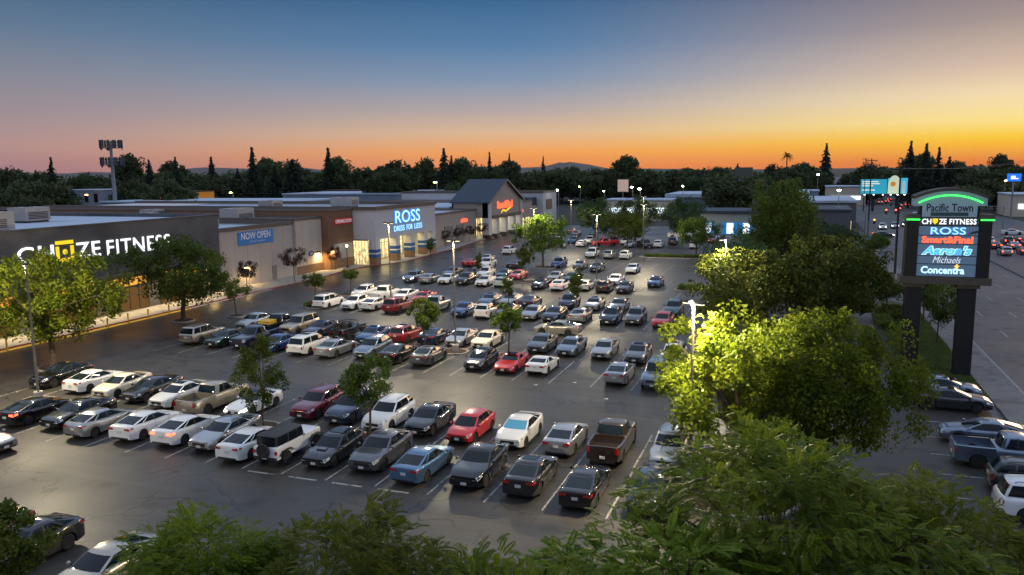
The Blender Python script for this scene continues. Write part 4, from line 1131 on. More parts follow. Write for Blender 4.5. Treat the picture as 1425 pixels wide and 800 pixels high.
def signal(x,y,h,arm,heads,label,g):
    t = empty('traffic_signal',(x,y,0),label,'traffic signal','traffic signals at the junction')
    mb = MB(); mb.tube([(x,y,0),(x,y,h)],[.14,.10],8); mb.build('post', M_steel, t)
    mb = MB(); mb.tube([(x,y,h-.3),(x+arm,y,h+.1)],[.08,.05],7); mb.build('mast_arm', M_steel, t)
    for k in range(heads):
        hx = x+arm*(1-.32*k); mb = MB(); mb.box(hx-.22,hx+.22,y-.22,y-.02,h-.75,h+.45); hd = mb.build('signal_head', M_black, t)
        mb = MB(); mb.lathe([(.001,y-.25),(.17,y-.24),(.17,y-.221)],12,0,'y',(hx,0,h+.25)); q = mb.build('lens', g, t); q.parent = hd
signal(14.5,209,6.2,6.5,2,'traffic signal on a grey mast at the corner before the billboards',G_rl)
signal(31.8,212,6.4,5.0,2,'traffic signal on the median showing red beyond the pylon sign cap',G_rl)
signal(14.8,203,4.2,1.2,1,'low traffic signal glowing orange by the corner pole',G_ol)
signal(48,232,6.5,-6,2,'traffic signal across the junction glowing red over the queue',G_rl)
# small traffic sign on the corner
t = empty('small_sign',(12.6,140,0),'small pale board on a thin post on the corner sidewalk','sign')
mb = MB(); mb.tube([(12.6,140,.1),(12.6,140,3.3)],[.04,.04],6); mb.build('post', M_steel, t)
mb = MB(); mb.box(12.0,13.2,139.9,139.96,2.1,3.5); mb.build('board', plain('sign_grey',(.3,.34,.42),.4), t)

# billboards
def billboard(x,y,z0,z1,w,label,kind):
    t = empty('billboard',(x,y,0),label,'billboard')
    mb = MB(); mb.tube([(x,y+.6,0),(x,y+.6,z0)],[.5,.5],10); mb.build('post', M_dark, t)
    mb = MB(); mb.box(x-w/2-.15,x+w/2+.15,y,y+.5,z0-.15,z1+.15); mb.box(x-w/2,x+w/2,y-1.4,y,z0-.5,z0-.35); mb.build('frame', M_dark, t)
    if kind == 'blue':
        B=plain('billboard_blue',(.02,.30,.42),.5,emit=(.03,.34,.46),es=.75); Wt=plain('billboard_white',(.7,.72,.66),.5,emit=(.75,.75,.65),es=.8)
        mb = MB(); mb.box(x-w/2,x+w/2,y-.05,y-.002,z0,z1); mb.build('poster', B, t)
        mb = MB(); h=z1-z0
        for k,(f,l) in enumerate(((.80,.62),(.66,.68),(.52,.42),(.22,.5))): mb.box(x-w*.45,x-w*.45+w*l,y-.09,y-.052,z0+h*f,z0+h*(f+.07))
        mb.build('text_line', Wt, t)
    else:
        mb = MB(); mb.box(x-w/2,x+w/2,y-.05,y-.002,z0,z1); mb.build('poster', plain('billboard_cyan',(.04,.38,.55),.5,emit=(.05,.42,.6),es=.8), t)
        mb = MB(); h=z1-z0; p=[(x-w*.5,z0),(x+w*.16,z0)]+[(x-w*.17+w*.33*math.cos(a),z0+h*.55+h*.62*math.sin(a)) for a in np.linspace(.0,math.pi,14)]
        mb.face([(a,y-.09,b_) for a,b_ in p]); mb.build('pale_arch', plain('billboard_pale',(.55,.6,.4),.5,emit=(.6,.66,.45),es=.7), t)
        mb = MB(); mb.lathe([(.001,y-.13),(h*.16,y-.12),(h*.16,y-.095)],14,0,'y',(x-w*.24,0,z0+h*.62)); mb.build('orange_shape', plain('billboard_orange',(.6,.2,.03),.5,emit=(.7,.25,.03),es=.6), t)
        mb = MB(); mb.box(x+w*.24,x+w*.4,y-.12,y-.095,z0+.1,z0+h*.8); mb.build('pale_shape', plain('billboard_skin',(.4,.5,.55),.5,emit=(.4,.5,.55),es=.6), t)
    mb = MB()
    for k in (-.35,0,.35): mb.obox((x+w*k,y-1.4,z0-.3),.22,.14,.09)
    mb.build('flood_lamp', glow('flood_light',(.9,1.,.95),10.), t)
billboard(25.2,330,6.6,12.0,9.0,'blue billboard with white text lines, left half of the lit pair','blue')
billboard(33.3,330,6.6,12.4,6.6,'cyan billboard with pale arch and orange shape, right half of the lit pair','arch')
t = empty('pole_sign',(-22,330,0),'tall screen sign glowing violet and blue above the far roofs','sign')
mb = MB(); mb.tube([(-22,330,0),(-22,330,12)],[.4,.4],8); mb.build('post', M_dark, t)
mb = MB(); mb.box(-25.5,-18.5,330,331,9,17); mb.build('cabinet', plain('sign_olive',(.07,.075,.05),.6), t)
mb = MB(); mb.box(-24.5,-20,329.9,329.99,9.2,12.6); mb.build('blue_screen', glow('violet_screen',(.10,.06,.9),1.6), t)
mb = MB(); mb.face([(-23,329.85,9.4),(-20.4,329.85,9.4),(-20.8,329.85,11),(-22,329.85,11.6)]); mb.build('magenta_shape', glow('magenta_screen',(.9,.02,.7),1.8), t)
mb = MB(); mb.face([(-24.2,329.85,10.2),(-23.9,329.85,9.9),(-22.4,329.85,11.9),(-22.8,329.85,12.2)]); mb.build('white_stroke', glow('white_screen',(.8,.9,1.),1.6), t)
t = empty('pole_sign',(-70,330,0),'pale square sign panel on a pole among the dark trees past the shops','sign')
mb = MB(); mb.tube([(-70,330,0),(-70,330,8)],[.25,.25],8); mb.build('post', M_steel, t)
mb = MB(); mb.box(-72.2,-67.8,329.8,330.2,7.6,12.6); mb.build('panel', plain('pole_sign_panel',(.6,.42,.33),.5,emit=(.6,.42,.33),es=.45), t)
t = empty('pole_sign',(62,290,0),'small square blue lit sign above the street beyond the pylon sign','sign')
mb = MB(); mb.tube([(62,290,0),(62,290,12)],[.25,.25],8); mb.build('post', M_steel, t)
mb = MB(); mb.box(60.2,64.0,289.8,290.2,11.6,14.0); mb.build('panel', glow('blue_panel',(.02,.16,.8),1.3), t)
mb = MB(); mb.box(61.2,62.4,289.7,289.79,12.3,13.3); mb.box(62.4,63.2,289.7,289.79,12.3,12.6); mb.build('white_mark', S_white, t)

# ------------------------------------------------------------------ other buildings
b = empty('shop_building',(-14,212,0),'low grey-green shop building with bright blue window panels facing the car park','building')
mb = MB(); mb.box(-25.5,-4.5,205,222,0,5.6); mb.build('wall', noisy('greygreen_stucco',(.30,.33,.30),(.35,.38,.35),.5,.9), b)
mb = MB(); mb.box(-26,-4,204.5,222.5,5.602,6.2); mb.build('roof', R_dark, b)
mb = MB(); mb.box(-11.5,-6,206,212,6.202,8.6); mb.build('roof_turret', W_grey, b)
for x0,x1 in ((-23.6,-20.0),(-18.4,-14.6),(-14.2,-11)):
    mb = MB(); mb.box(x0,x1,204.9,204.99,.4,3.4); o=mb.build('blue_panel', plain('panel_bright_blue',(.01,.16,.42),.4,emit=(.01,.2,.55),es=.5), b)
    mb = MB(); xm=(x0+x1)/2; mb.box(xm-.8,xm+.8,204.8,204.89,.6,3.2); q=mb.build('lit_window', G_cool, b); q.parent=o
add_text('lettering', b, 'FFN', 3.0, .9, S_white, (-9.5,204.95,4.5), '-y', depth=.05) if False else None
wall_light(-24.6,204.6,3.0,150,'white wall light at the corner of the grey-green shop building',(1,.95,.75))
b = empty('street_building',(0,200,0),'pale flat-roofed building with vertical joints beside the street corner','building')
mb = MB(); mb.box(-3.5,10.2,188,208,0,7.0); mb.build('wall', noisy('pale_panel_wall',(.34,.33,.33),(.40,.38,.37),.6,.85,lines=(1,3.,.12,(.12,.12,.13))), b)
mb = MB(); mb.box(-3.7,10.4,187.8,208.2,7.002,7.5); mb.build('roof', R_dark, b)
mb = MB(); mb.box(10.21,10.3,203.5,206.5,5.2,5.7); mb.build('lit_sign', S_white, b)
mb = MB(); mb.box(10.21,10.28,188.4,190,.2,5); mb.build('lit_window', G_warm, b)
b = empty('long_store',(-25,292,0),'long low store with a pale blue lit roof edge beyond the grey-green shop','building')
mb = MB(); mb.box(-45,2,285,320,0,6.8); mb.build('wall', plain('dim_blue_wall',(.12,.14,.19),.8), b)
mb = MB(); mb.box(-45.4,2.4,284.6,320.4,6.802,8.0); mb.build('roof', R_roof, b)
mb = MB(); mb.box(-17,-13,284.3,284.59,4,5.2); mb.build('cyan_sign', glow('cyan_sign',(.05,.6,.9),2.), b)
mb = MB(); mb.box(-22,-18,284.3,284.59,4,5.4); mb.build('red_sign', S_red, b)
mb = MB(); mb.box(-12,2,284.3,284.59,6.0,6.6); mb.build('yellow_strip', glow('yellow_strip',(.8,.9,.15),1.2), b)
b = empty('warehouse',(6,262,0),'wide grey-roofed warehouse behind the street corner','building')
mb = MB(); mb.box(-4,14,236,275,0,7.0); mb.build('wall', W_grey, b); mb = MB(); mb.box(-4.3,14.3,235.7,275.3,7.002,7.6); mb.build('roof', R_roof, b)
# beyond the shops on the store side
def block(name, x0,x1,y0,y1,h,wall,roof,label,cap=.4,extra=None):
    b = empty(name,((x0+x1)/2,(y0+y1)/2,0),label,'building')
    mb = MB(); mb.box(x0,x1,y0,y1,0,h); mb.build('wall', wall, b)
    mb = MB(); mb.box(x0-.3,x1+.3,y0-.3,y1+.3,h+.002,h+cap); mb.build('roof', roof, b)
    return b
W_dk = noisy('dark_red_wall',(.06,.028,.03),(.075,.036,.035),.4,.9); W_bl = noisy('blue_grey_wall',(.20,.24,.30),(.24,.28,.33),.4,.9)
R_red = noisy('dark_red_roof',(.065,.03,.03),(.085,.042,.04),.5,.9)
block('long_building',-290,-151,140,165,8.4,W_dk,R_red,'long dark red roofed building behind the gym')
b = block('office_block',-285,-266,250,268,10.8,W_bl,R_roof,'blue-grey two storey block left of the cell tower')
for x in (-281,-275,-270): mb = MB(); mb.box(x-1,x+1,249.9,249.99,6,9.5); mb.build('window', M_glass, b)
block('office_block',-375,-330,250,275,11.0,W_bl,R_roof,'pale-topped block at the extreme left of the skyline')
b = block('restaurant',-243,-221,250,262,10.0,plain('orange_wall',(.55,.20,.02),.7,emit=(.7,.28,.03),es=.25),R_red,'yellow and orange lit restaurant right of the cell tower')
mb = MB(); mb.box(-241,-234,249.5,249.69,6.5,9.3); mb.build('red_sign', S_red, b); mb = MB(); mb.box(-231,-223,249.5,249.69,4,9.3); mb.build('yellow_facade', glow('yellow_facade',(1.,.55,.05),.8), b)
block('pale_building',-258,-246,250,262,11.0,W_cream,R_roof,'cream lit block squeezed between cell tower and restaurant')
block('back_store',-210,-140,196,225,8.2,W_bl,R_roof,'flat blue roofed store behind the banner store roof')
block('back_store',-180,-132,250,280,9.0,W_bl,R_roof,'wide blue-grey store behind the clothing store roof')
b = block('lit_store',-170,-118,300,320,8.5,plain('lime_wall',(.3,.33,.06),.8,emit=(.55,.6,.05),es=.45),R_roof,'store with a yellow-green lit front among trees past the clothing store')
for i,(x0,x1,y0,y1,h,l) in enumerate(((-62,-40,262,276,6.5,'low pale roof between the trees past the white tower'),(-12,6,330,346,7.5,'low roof left of the tall dark street tree'),(10,26,380,400,8,'low roof below the billboards'),(-34,-26,345,360,8,'small pale roof left of the violet screen sign'),(64,84,300,320,7,'low store across the junction with a lit edge'))):
    b = block('distant_store',x0,x1,y0,y1,h,W_bl if i%2 else W_cream,R_roof,l); mb = MB(); mb.box(x0+2,x1-2,y0-.2,y0-.02,2.5,4.2); mb.build('lit_window', G_warm if i%2 else G_cool, b)
b = block('small_house',-196,-178,300,312,9,W_cream,R_red,'small cream building in the trees right of the restaurant')

# cell tower
t = empty('cell_tower',(-208.2,200,0),'slim grey cell tower with two rings of antenna panels','tower')
tx,ty=-208.0,200
mb = MB(); mb.tube([(tx,ty,0),(tx,ty,27.5)],[.75,.42],12); mb.build('mast', noisy('tower_grey',(.24,.25,.27),(.3,.31,.33),1.,.6), t, smooth=True)
for zc,rr,n in ((26.2,3.8,12),(20.8,4.0,12)):
    mb = MB()
    for s in range(3):
        a0=rad(120*s+20); a1=rad(120*s+140); p0=(tx+rr*math.cos(a0),ty+rr*math.sin(a0),zc); p1=(tx+rr*math.cos(a1),ty+rr*math.sin(a1),zc)
        mb.tube([p0,p1],[.07,.07],5); mb.tube([(tx,ty,zc),p0],[.09,.07],5)
        mb.tube([(p0[0],p0[1],zc+.9),(p1[0],p1[1],zc+.9)],[.06,.06],5)
    mb.build('platform', M_dark, t)
    for s in range(3):
        for k in range(4):
            a0=rad(120*s+20); a1=rad(120*s+140); u=.12+.25*k
            x=tx+rr*(math.cos(a0)*(1-u)+math.cos(a1)*u); y=ty+rr*(math.sin(a0)*(1-u)+math.sin(a1)*u); am=rad(120*s+80)
            mb = MB(); mb.obox((x+.25*math.cos(am),y+.25*math.sin(am),zc+.35),(.18),.34,1.3,am); mb.build('antenna_panel', plain('antenna_grey',(.07,.07,.08),.6), t)
    for k in range(3):
        a=rad(40+110*k); mb = MB(); mb.lathe([(.001,0),(.45,.05),(.62,.28)],12,0,'z')
        me=mb.mesh('dish',[MATS['antenna_grey']],True); o=link_mesh('dish',me,t,(rr*.8*math.cos(a)+.2,rr*.8*math.sin(a),zc-1.0)); o.rotation_euler=(rad(90),0,a+rad(90))

# far lamps that show as points of light
G_pt = glow('white_point_light',(.95,1.,.85),40.); G_pg = glow('green_point_light',(.7,1.,.2),30.); G_pa=glow('amber_point_light',(1.,.45,.15),30.)
def far_lamp(x,y,h,label,g,r=.5):
    t = empty('street_lamp',(x,y,0),label,'street lamp','distant street lamps')
    mb = MB(); mb.tube([(x,y,0),(x,y,h)],[.12,.08],6); mb.tube([(x,y,h-.1),(x,y-1.2,h+.1)],[.06,.05],5); mb.build('post', M_steel, t)
    mb = MB(); mb.lathe([(.001,h-.0),(r*.6,h+.03),(r,h+.2),(r*.6,h+.36),(.001,h+.42)],10,0,'z',(x,y-1.3,0)); mb.build('globe', g, t, smooth=True)
for i,(x,y,h,l,g,r) in enumerate(((-70,236,10.5,'white street lamp beyond the white store tower',G_pt,.35),(-50,250,11,'street lamp glowing over trees behind the supermarket lot',G_pt,.45),(-43,226,11,'brightest street lamp behind the yellow-lit tree far back',G_pt,.55),
    (-36,262,11,'street lamp right of the brightest far lamp',G_pt,.4),(-115,245,13,'yellow-green lamp above the clothing store roof',G_pg,.6),(-103,262,11.5,'dim yellow-green lamp right of the clothing store roof lamp',G_pg,.4),
    (-190,235,10,'lamp between trees right of the restaurant',G_pg,.5),(-176,230,8,'lamp low behind the gym roof edge',G_pt,.5),(-268,245,9,'amber lamp left of the cell tower mast',G_pa,.6),(9,225,10.5,'white twin lamp above the pale street building',G_pt,.55),(5,300,14,'lamp at the edge of the tall dark tree',G_pt,.5),
    (75,260,10,'white street lamp at the far side of the junction',G_pt,.7),(88,262,10,'street lamp on the extreme right skyline of the street',G_pt,.7),(68,330,11,'dim street lamp further along beyond the blue sign',G_pa,.6))):
    far_lamp(x,y,h,l,g,r)

for i,(x,y,h,l,g,r) in enumerate(((-160,285,9,'small white light above the far stores behind the clothing store',G_pt,.3),(-66,280,9,'tiny lamp among the trees right of the white tower',G_pt,.3),(-10,300,9,'tiny lamp over the long low store roof',G_pt,.35),(-236,300,9,'tiny amber lamp above the orange restaurant',G_pa,.4),(-305,300,10,'tiny white lamp near the left edge of the wood',G_pt,.35),(47,300,9,'low white lamp beside the billboards',G_pt,.4),(96,300,9,'lamp past the last far tree on the street',G_pt,.5),(-83,310,10,'tiny green-white lamp in the wood past the gable',G_pg,.35))):
    far_lamp(x,y,h,l,g,r)
# ------------------------------------------------------------------ trees
def np_mesh(name, verts, nper, mat):
    """verts: (n, nper, 3) faces that share nothing"""
    n = len(verts); me = bpy.data.meshes.new(name)
    me.vertices.add(n*nper); me.vertices.foreach_set('co', np.ascontiguousarray(verts, dtype=np.float32).ravel())
    me.loops.add(n*nper); me.loops.foreach_set('vertex_index', np.arange(n*nper, dtype=np.int32))
    me.polygons.add(n); me.polygons.foreach_set('loop_start', np.arange(n, dtype=np.int32)*nper)
    me.materials.append(mat); me.update(calc_edges=True)
    return me

def rotm(rs, n, tilt=1.0):
    """n random frames"""
    a = rs.normal(size=(n,3)); a[:,2] += tilt; a /= np.linalg.norm(a,axis=1)[:,None]
    b = rs.normal(size=(n,3)); u = np.cross(a,b); u /= np.linalg.norm(u,axis=1)[:,None]
    return u, np.cross(a,u), a

def spray_template(pairs=9):
    q = []
    for i in range(pairs):
        t = .12+.85*i/(pairs-1); l = .27*(1-.35*abs(t-.5)*1.4); w = .07
        c = np.array([t,0,-.42*t*t])
        for s in (1,-1):
            d = np.array([.38,s*.92,-.22]); d /= np.linalg.norm(d); n_ = np.array([d[1]*-1*s, d[0]*s, 0]); n_/=np.linalg.norm(n_)
            q.append([c, c+d*l*.5+n_*w, c+d*l, c+d*l*.5-n_*w])
    c = np.array([.97,0,-.40]); q.append([c, c+[.1,.05,-.05], c+[.22,0,-.12], c+[.1,-.05,-.05]])
    return np.array(q)
SPRAY = spray_template()

def crown_clumps(rs, k, a, b, h0, h1, fill=.55, flat=.5):
    """clump centres in an uneven dome between h0 and h1"""
    pts = []
    while len(pts) < k:
        p = rs.uniform(-1,1,3); r = np.linalg.norm(p)
        if r > 1 or r < fill: continue
        if p[2] < -flat: continue
        pts.append(p)
    pts = np.array(pts); zc=(h0+h1)/2; zr=(h1-h0)/2
    # lobes
    ang = np.arctan2(pts[:,1],pts[:,0]); lob = 1+.20*np.sin(ang*3+rs.uniform(0,6))+.14*np.sin(ang*5+rs.uniform(0,6))
    return np.stack([pts[:,0]*a*lob, pts[:,1]*b*lob, zc+pts[:,2]*zr], 1)

def compound_crown(name, seed, a, h0, h1, k, per, size, mat, crad=1.0, fill=.5, stray=14):
    rs = np.random.RandomState(seed); cl = crown_clumps(rs,k,a,a,h0,h1,fill)
    allq = []
    cr = crad*rs.uniform(.6,1.25,len(cl))
    cen = np.repeat(cl,per,0); rr = np.repeat(cr,per)
    off = rs.normal(size=(len(cen),3)); off /= np.linalg.norm(off,axis=1)[:,None]; off *= (rs.uniform(0,1,len(cen))**.4)[:,None]
    pos = cen + off*rr[:,None]*np.array([1,1,.75])
    mid = np.array([0,0,(h0+h1)/2-1])
    out = pos-mid; out[:,2]*=.5; out /= np.linalg.norm(out,axis=1)[:,None]
    d = out*.8 + off*.6 + rs.normal(size=pos.shape)*.55; d[:,2] = d[:,2]*.6+.05
    # long stray shoots
    d /= np.linalg.norm(d,axis=1)[:,None]
    up = np.tile([0,0,1.],(len(d),1)) + rs.normal(size=d.shape)*.35
    yv = np.cross(up,d); yv /= np.linalg.norm(yv,axis=1)[:,None]; zv = np.cross(d,yv)
    s = size*rs.uniform(.65,1.3,len(d))
    T = SPRAY.reshape(-1,3)
    V = pos[:,None,:] + s[:,None,None]*(T[None,:,0:1]*d[:,None,:] + T[None,:,1:2]*yv[:,None,:] + T[None,:,2:3]*zv[:,None,:])
    V = V.reshape(-1,4,3)
    # shoots: arching runs of sprays leaving the crown
    ex = []
    for i in range(stray):
        c = cl[rs.randint(len(cl))]; o = c-mid; o[2]=abs(o[2])*.6+.4; o/=np.linalg.norm(o)
        L_ = rs.uniform(.8,1.7)
        for j in range(7):
            u = j/6; p = c+o*(.6*crad+L_*u)+np.array([0,0,-.55*u*u*L_])
            dd = o*.6+rs.normal(size=3)*.6; dd[2]-=.25; dd/=np.linalg.norm(dd); y_=np.cross([0,0,1.],dd); y_/=np.linalg.norm(y_); z_=np.cross(dd,y_)
            ss=size*.8; ex.append((p+ss*(T[:,0:1]*dd+T[:,1:2]*y_+T[:,2:3]*z_)).reshape(-1,4,3))
    if ex: V = np.concatenate([V]+ex,0)
    return np_mesh(name, V, 4, mat), cl

def leaf_crown(name, seed, a, h0, h1, k, per, leaf, mat, crad=.5, fill=.35, flat=.95, aspect=.6, droop=0., b=None):
    rs = np.random.RandomState(seed); cl = crown_clumps(rs,k,a,b or a,h0,h1,fill,flat)
    cen = np.repeat(cl,per,0); n=len(cen)
    off = rs.normal(size=(n,3)); off/=np.linalg.norm(off,axis=1)[:,None]; off*=(rs.uniform(0,1,n)**.45)[:,None]
    pos = cen+off*crad*np.repeat(rs.uniform(.6,1.3,len(cl)),per)[:,None]
    u,v,w = rotm(rs,n,.6); s = leaf*rs.uniform(.6,1.35,n)
    u = u*s[:,None]; v = v*(s*aspect)[:,None]
    V = np.stack([pos-u, pos-v*.9+u*.1, pos+u, pos+v*.9+u*.1],1)
    V[:,2,2] -= droop
    return np_mesh(name,V,4,mat), cl

def trunk_mesh(name, seed, h_fork, r0, clumps, nl, twist=.15, sub=True, base=0.0):
    rs = np.random.RandomState(seed); mb = MB()
    p0=Vector((0,0,base-.15)); f=Vector((rs.uniform(-1,1)*twist, rs.uniform(-1,1)*twist, h_fork))
    m=p0.lerp(f,.5)+Vector((rs.uniform(-1,1)*twist*.5,rs.uniform(-1,1)*twist*.5,0))
    mb.tube([p0,(0,0,base+.15),m,f],[r0*1.5,r0*1.1,r0*.9,r0*.8],9)
    idx = list(range(len(clumps))); rs.shuffle(idx); ends=[]
    for i in idx[:nl]:
        c=Vector(clumps[i]); q1=f.lerp(c,.35)+Vector((0,0,.25)); q2=f.lerp(c,.7)+Vector((0,0,.2))
        mb.tube([f+(q1-f)*-.05,q1,q2,c],[r0*.55,r0*.4,r0*.25,r0*.08],6)
        ends.append(q2)
    if sub:
        for i in idx[nl:nl*4]:
            c=Vector(clumps[i]); e=min(ends,key=lambda t:(t-c).length); mb.tube([e,e.lerp(c,.5)+Vector((0,0,.15)),c],[r0*.2,r0*.13,r0*.04],5)
    return mb.mesh(name,[M_bark],True)

L_fore = leaf_mat('leaf_fore', (.065,.115,.007), (.17,.22,.016), .45)
L_side = leaf_mat('leaf_side', (.080,.125,.008), (.165,.205,.014), .48)
L_lot = leaf_mat('leaf_lot', (.055,.105,.010), (.12,.165,.02), .4)
L_dark = leaf_mat('leaf_dark', (.055,.095,.012), (.12,.16,.022), .36)
L_red = leaf_mat('leaf_dark_red', (.10,.035,.035), (.06,.045,.03), .3)
L_far = leaf_mat('leaf_far', (.045,.068,.026), (.10,.125,.045), .3)
L_con = leaf_mat('leaf_conifer', (.02,.034,.02), (.036,.052,.03), .2)
L_mid = leaf_mat('leaf_mid', (.035,.07,.02), (.075,.12,.035), .3)

TREE = {}
def tree(kind, x, y, label, group=None, rz=None, s=1.0, sz=None, base=0.0, name=None):
    crown, trunk = TREE[kind]
    t = empty(name or TNAME.get(kind,'tree'), (x,y,base), label, 'tree', group, RND.uniform(0,6.28) if rz is None else rz)
    t.scale = (s,s,sz or s)
    link_mesh('trunk', trunk, t); link_mesh('crown', crown, t)
    return t
TNAME = dict(conifer_a='conifer_tree', conifer_b='conifer_tree', conifer_c='conifer_tree', palm='palm_tree')
for nm,seed,a,h0,h1,k,per,size,mat,hf,r in (('fore_a',3,4.6,3.0,8.4,64,74,.43,L_fore,2.6,.2),('fore_b',8,5.0,2.6,8.2,84,62,.44,L_fore,2.5,.2),('fore_c',15,3.2,2.4,6.6,48,76,.41,L_fore,2.2,.15)):
    c,cl = compound_crown(nm+'_crown',seed,a,h0,h1,k,per,size,mat,1.05,.45); TREE[nm]=(c,trunk_mesh(nm+'_trunk',seed,hf,r,cl,9))
for nm,seed,a,h0,h1,k,per,leaf,mat,hf,r,crad,fill in (
    ('side_a',21,5.0,1.5,9.4,112,210,.135,L_side,2.6,.24,1.0,.35),('side_b',22,5.4,1.4,9.4,120,210,.135,L_side,2.4,.24,1.0,.35),
    ('store_a',31,6.0,2.9,10.4,130,170,.14,L_side,2.9,.26,.95,.4),('store_b',32,5.8,2.4,9.4,110,170,.15,L_dark,2.4,.26,.95,.45),
    ('dark_a',41,6.2,2.2,10.6,130,150,.19,L_dark,2.6,.26,1.15,.3),('tall_dark',42,5.2,3.5,15.2,150,150,.20,L_dark,3.4,.3,1.2,.2),
    ('lot_col',51,1.55,1.2,6.3,46,130,.085,L_lot,1.5,.085,.50,.1),('lot_round',52,1.6,2.2,5.1,44,140,.085,L_lot,2.3,.085,.45,.1),('lot_oval',53,1.35,2.0,5.0,40,130,.085,L_lot,2.2,.08,.42,.1),
    ('lot_thin',54,.85,1.7,4.8,24,110,.085,L_dark,1.9,.07,.36,.1),('lot_small',55,1.5,2.0,4.2,30,110,.085,L_fore,2.0,.07,.42,.1),
    ('red_small',61,1.7,2.1,4.9,36,80,.09,L_red,2.2,.055,.45,.2),('tuft',62,1.3,2.7,4.3,26,120,.085,L_lot,2.7,.06,.40,.1),
    ('spread_a',71,4.6,3.0,9.6,90,110,.17,L_lot,3.2,.2,1.0,.35),('spread_b',72,5.4,2.4,10.2,90,110,.18,L_mid,2.6,.2,1.1,.3),('street_small',73,2.6,2.2,5.6,50,110,.13,L_dark,2.2,.1,.7,.2),
    ('far_a',81,7.5,3.0,17.0,110,80,.55,L_far,4,.4,2.0,.3),('far_b',82,9.0,3.0,15.0,120,80,.6,L_far,4,.4,2.2,.3),('far_c',83,6.0,3.5,20.0,110,80,.55,L_far,5,.4,1.9,.25),('far_mid',84,8.0,2.5,14.5,130,90,.45,L_mid,4,.4,1.8,.3)):
    c,cl = leaf_crown(nm+'_crown',seed,a,h0,h1,k,per,leaf,mat,crad,fill,.95); TREE[nm]=(c,trunk_mesh(nm+'_trunk',seed,hf,r,cl,7 if a>2 else 5))

def conifer(nm, seed, h, r, dens=1.0):
    rs=np.random.RandomState(seed); P=[]
    lay=int(h*1.6)
    for i in range(lay):
        t=i/(lay-1); z=h*.14+(h*.86)*t; rad_=r*(1-t)**.85*(1+.45*rs.uniform(-1,1))+.15
        nb=max(6,int(14*(1-t)+6))
        for j in range(nb):
            a=rs.uniform(0,6.28); L_=rad_*rs.uniform(.6,1.1); nq=max(2,int(L_*4*dens))
            for q in range(nq):
                u=(q+rs.uniform(.2,.8))/nq; P.append((L_*u*math.cos(a)+rs.normal()*.12, L_*u*math.sin(a)+rs.normal()*.12, z-.35*L_*u*u+rs.normal()*.12))
    P=np.array(P); n=len(P); u,v,w=rotm(rs,n,.4); s=rs.uniform(.4,.8,n)
    V=np.stack([P-u*s[:,None],P-v*s[:,None]*.5,P+u*s[:,None],P+v*s[:,None]*.5],1)
    mb=MB(); mb.tube([(0,0,-.2),(0,0,h*.5),(0,0,h*.98)],[r*.09,r*.06,.03],7)
    TREE[nm]=(np_mesh(nm+'_crown',V,4,L_con), mb.mesh(nm+'_trunk',[M_bark],True))
conifer('conifer_a',91,23,6.0); conifer('conifer_b',92,25,5.2); conifer('conifer_c',93,20,7.0)
def palm():
    rs=np.random.RandomState(5); V=[]
    for i in range(34):
        a=rs.uniform(0,6.28); el=rs.uniform(-.5,1.2); L_=rs.uniform(1.6,2.3)
        d=np.array([math.cos(a)*math.cos(el),math.sin(a)*math.cos(el),math.sin(el)])
        for j in range(8):
            u=j/7; p=np.array([0,0,19.])+d*L_*u+np.array([0,0,-.9*u*u])
            for s in (1,-1):
                sd=np.cross(d,[0,0,1.]); sd/=np.linalg.norm(sd); q=sd*s*.45+d*.4; V.append([p,p+q*.5+[0,0,.06],p+q+[0,0,-.2],p+q*.5-[0,0,.06]])
    mb=MB(); mb.tube([(0,0,-.1),(.1,0,9),(0,0,19)],[.35,.25,.22],8)
    TREE['palm']=(np_mesh('palm_crown',np.array(V),4,L_con), mb.mesh('palm_trunk',[M_bark],True))
palm()

# nearest trees
tree('fore_c',-17.6,18.8,'leafy feathered tree at the bottom edge, left of the wide one',rz=.4,s=.80,sz=.86)
tree('fore_a',-11.9,18.8,'wide feathery tree at the bottom edge with arching shoots over the dark asphalt',rz=1.2,s=.72,sz=.78)
tree('fore_c',-7.4,18.4,'feathery tree at the bottom edge beside the black sedans',rz=2.6,s=.85,sz=.88)
tree('lot_round',-26.6,18.6,'small rounded tree in the bottom left corner over the dark crossover',rz=.2,s=1.1,sz=1.04)
tree('fore_b',-.2,27.0,'broad dark green feathery tree in front of the lamp-lit yellow tree',rz=.8,s=.96,sz=.90)
tree('fore_a',4.6,27.4,'feathery tree at the bottom edge nearest the street side cars',rz=3.9,s=.70,sz=.74)
tree('fore_c',-2.9,22.4,'lowest feathery tree at the bottom edge beneath the broad dark one',rz=5.1,s=1.12,sz=.88)
tree('side_a',-2.4,43.6,'round tree lit bright yellow by the lamp post inside it',rz=.3,s=1.0,sz=.98)
tree('side_b',1.7,45.0,'olive green tree behind the yellow-lit one, towards the pylon sign',rz=2.2,s=.80,sz=.92)
tree('dark_a',-4.0,75.5,'wide dark tree behind the yellow-lit tree, car park side',rz=.9,s=.95,sz=.86)
tree('dark_a',2.2,79.5,'wide dark tree behind the yellow-lit tree, street side',rz=3.4,s=.92,sz=.95)
tree('tall_dark',-2.3,112,'tallest dark tree beside the street, rising above the skyline',rz=1.0,s=.92,sz=1.0)
tree('spread_b',-6.6,96,'tree glowing yellow-green in front of the blue-panelled shop',rz=2.0,s=.8,sz=.88)
tree('dark_a',4.6,98,'dark tree standing below the tallest street tree',rz=2.7,s=.6,sz=.62)
tree('store_a',-60.8,50.3,'large lamp-lit tree covering part of the white gym lettering',rz=.6,s=1.05,sz=1.0)
tree('store_a',-69.5,44.5,'leafy tree at the left edge in front of the gym',rz=4.0,s=.8,sz=.85)
tree('store_b',-66.0,71.8,'dark tree in front of the gym corner, right of the white lettering',rz=1.9,s=1.05,sz=1.0)
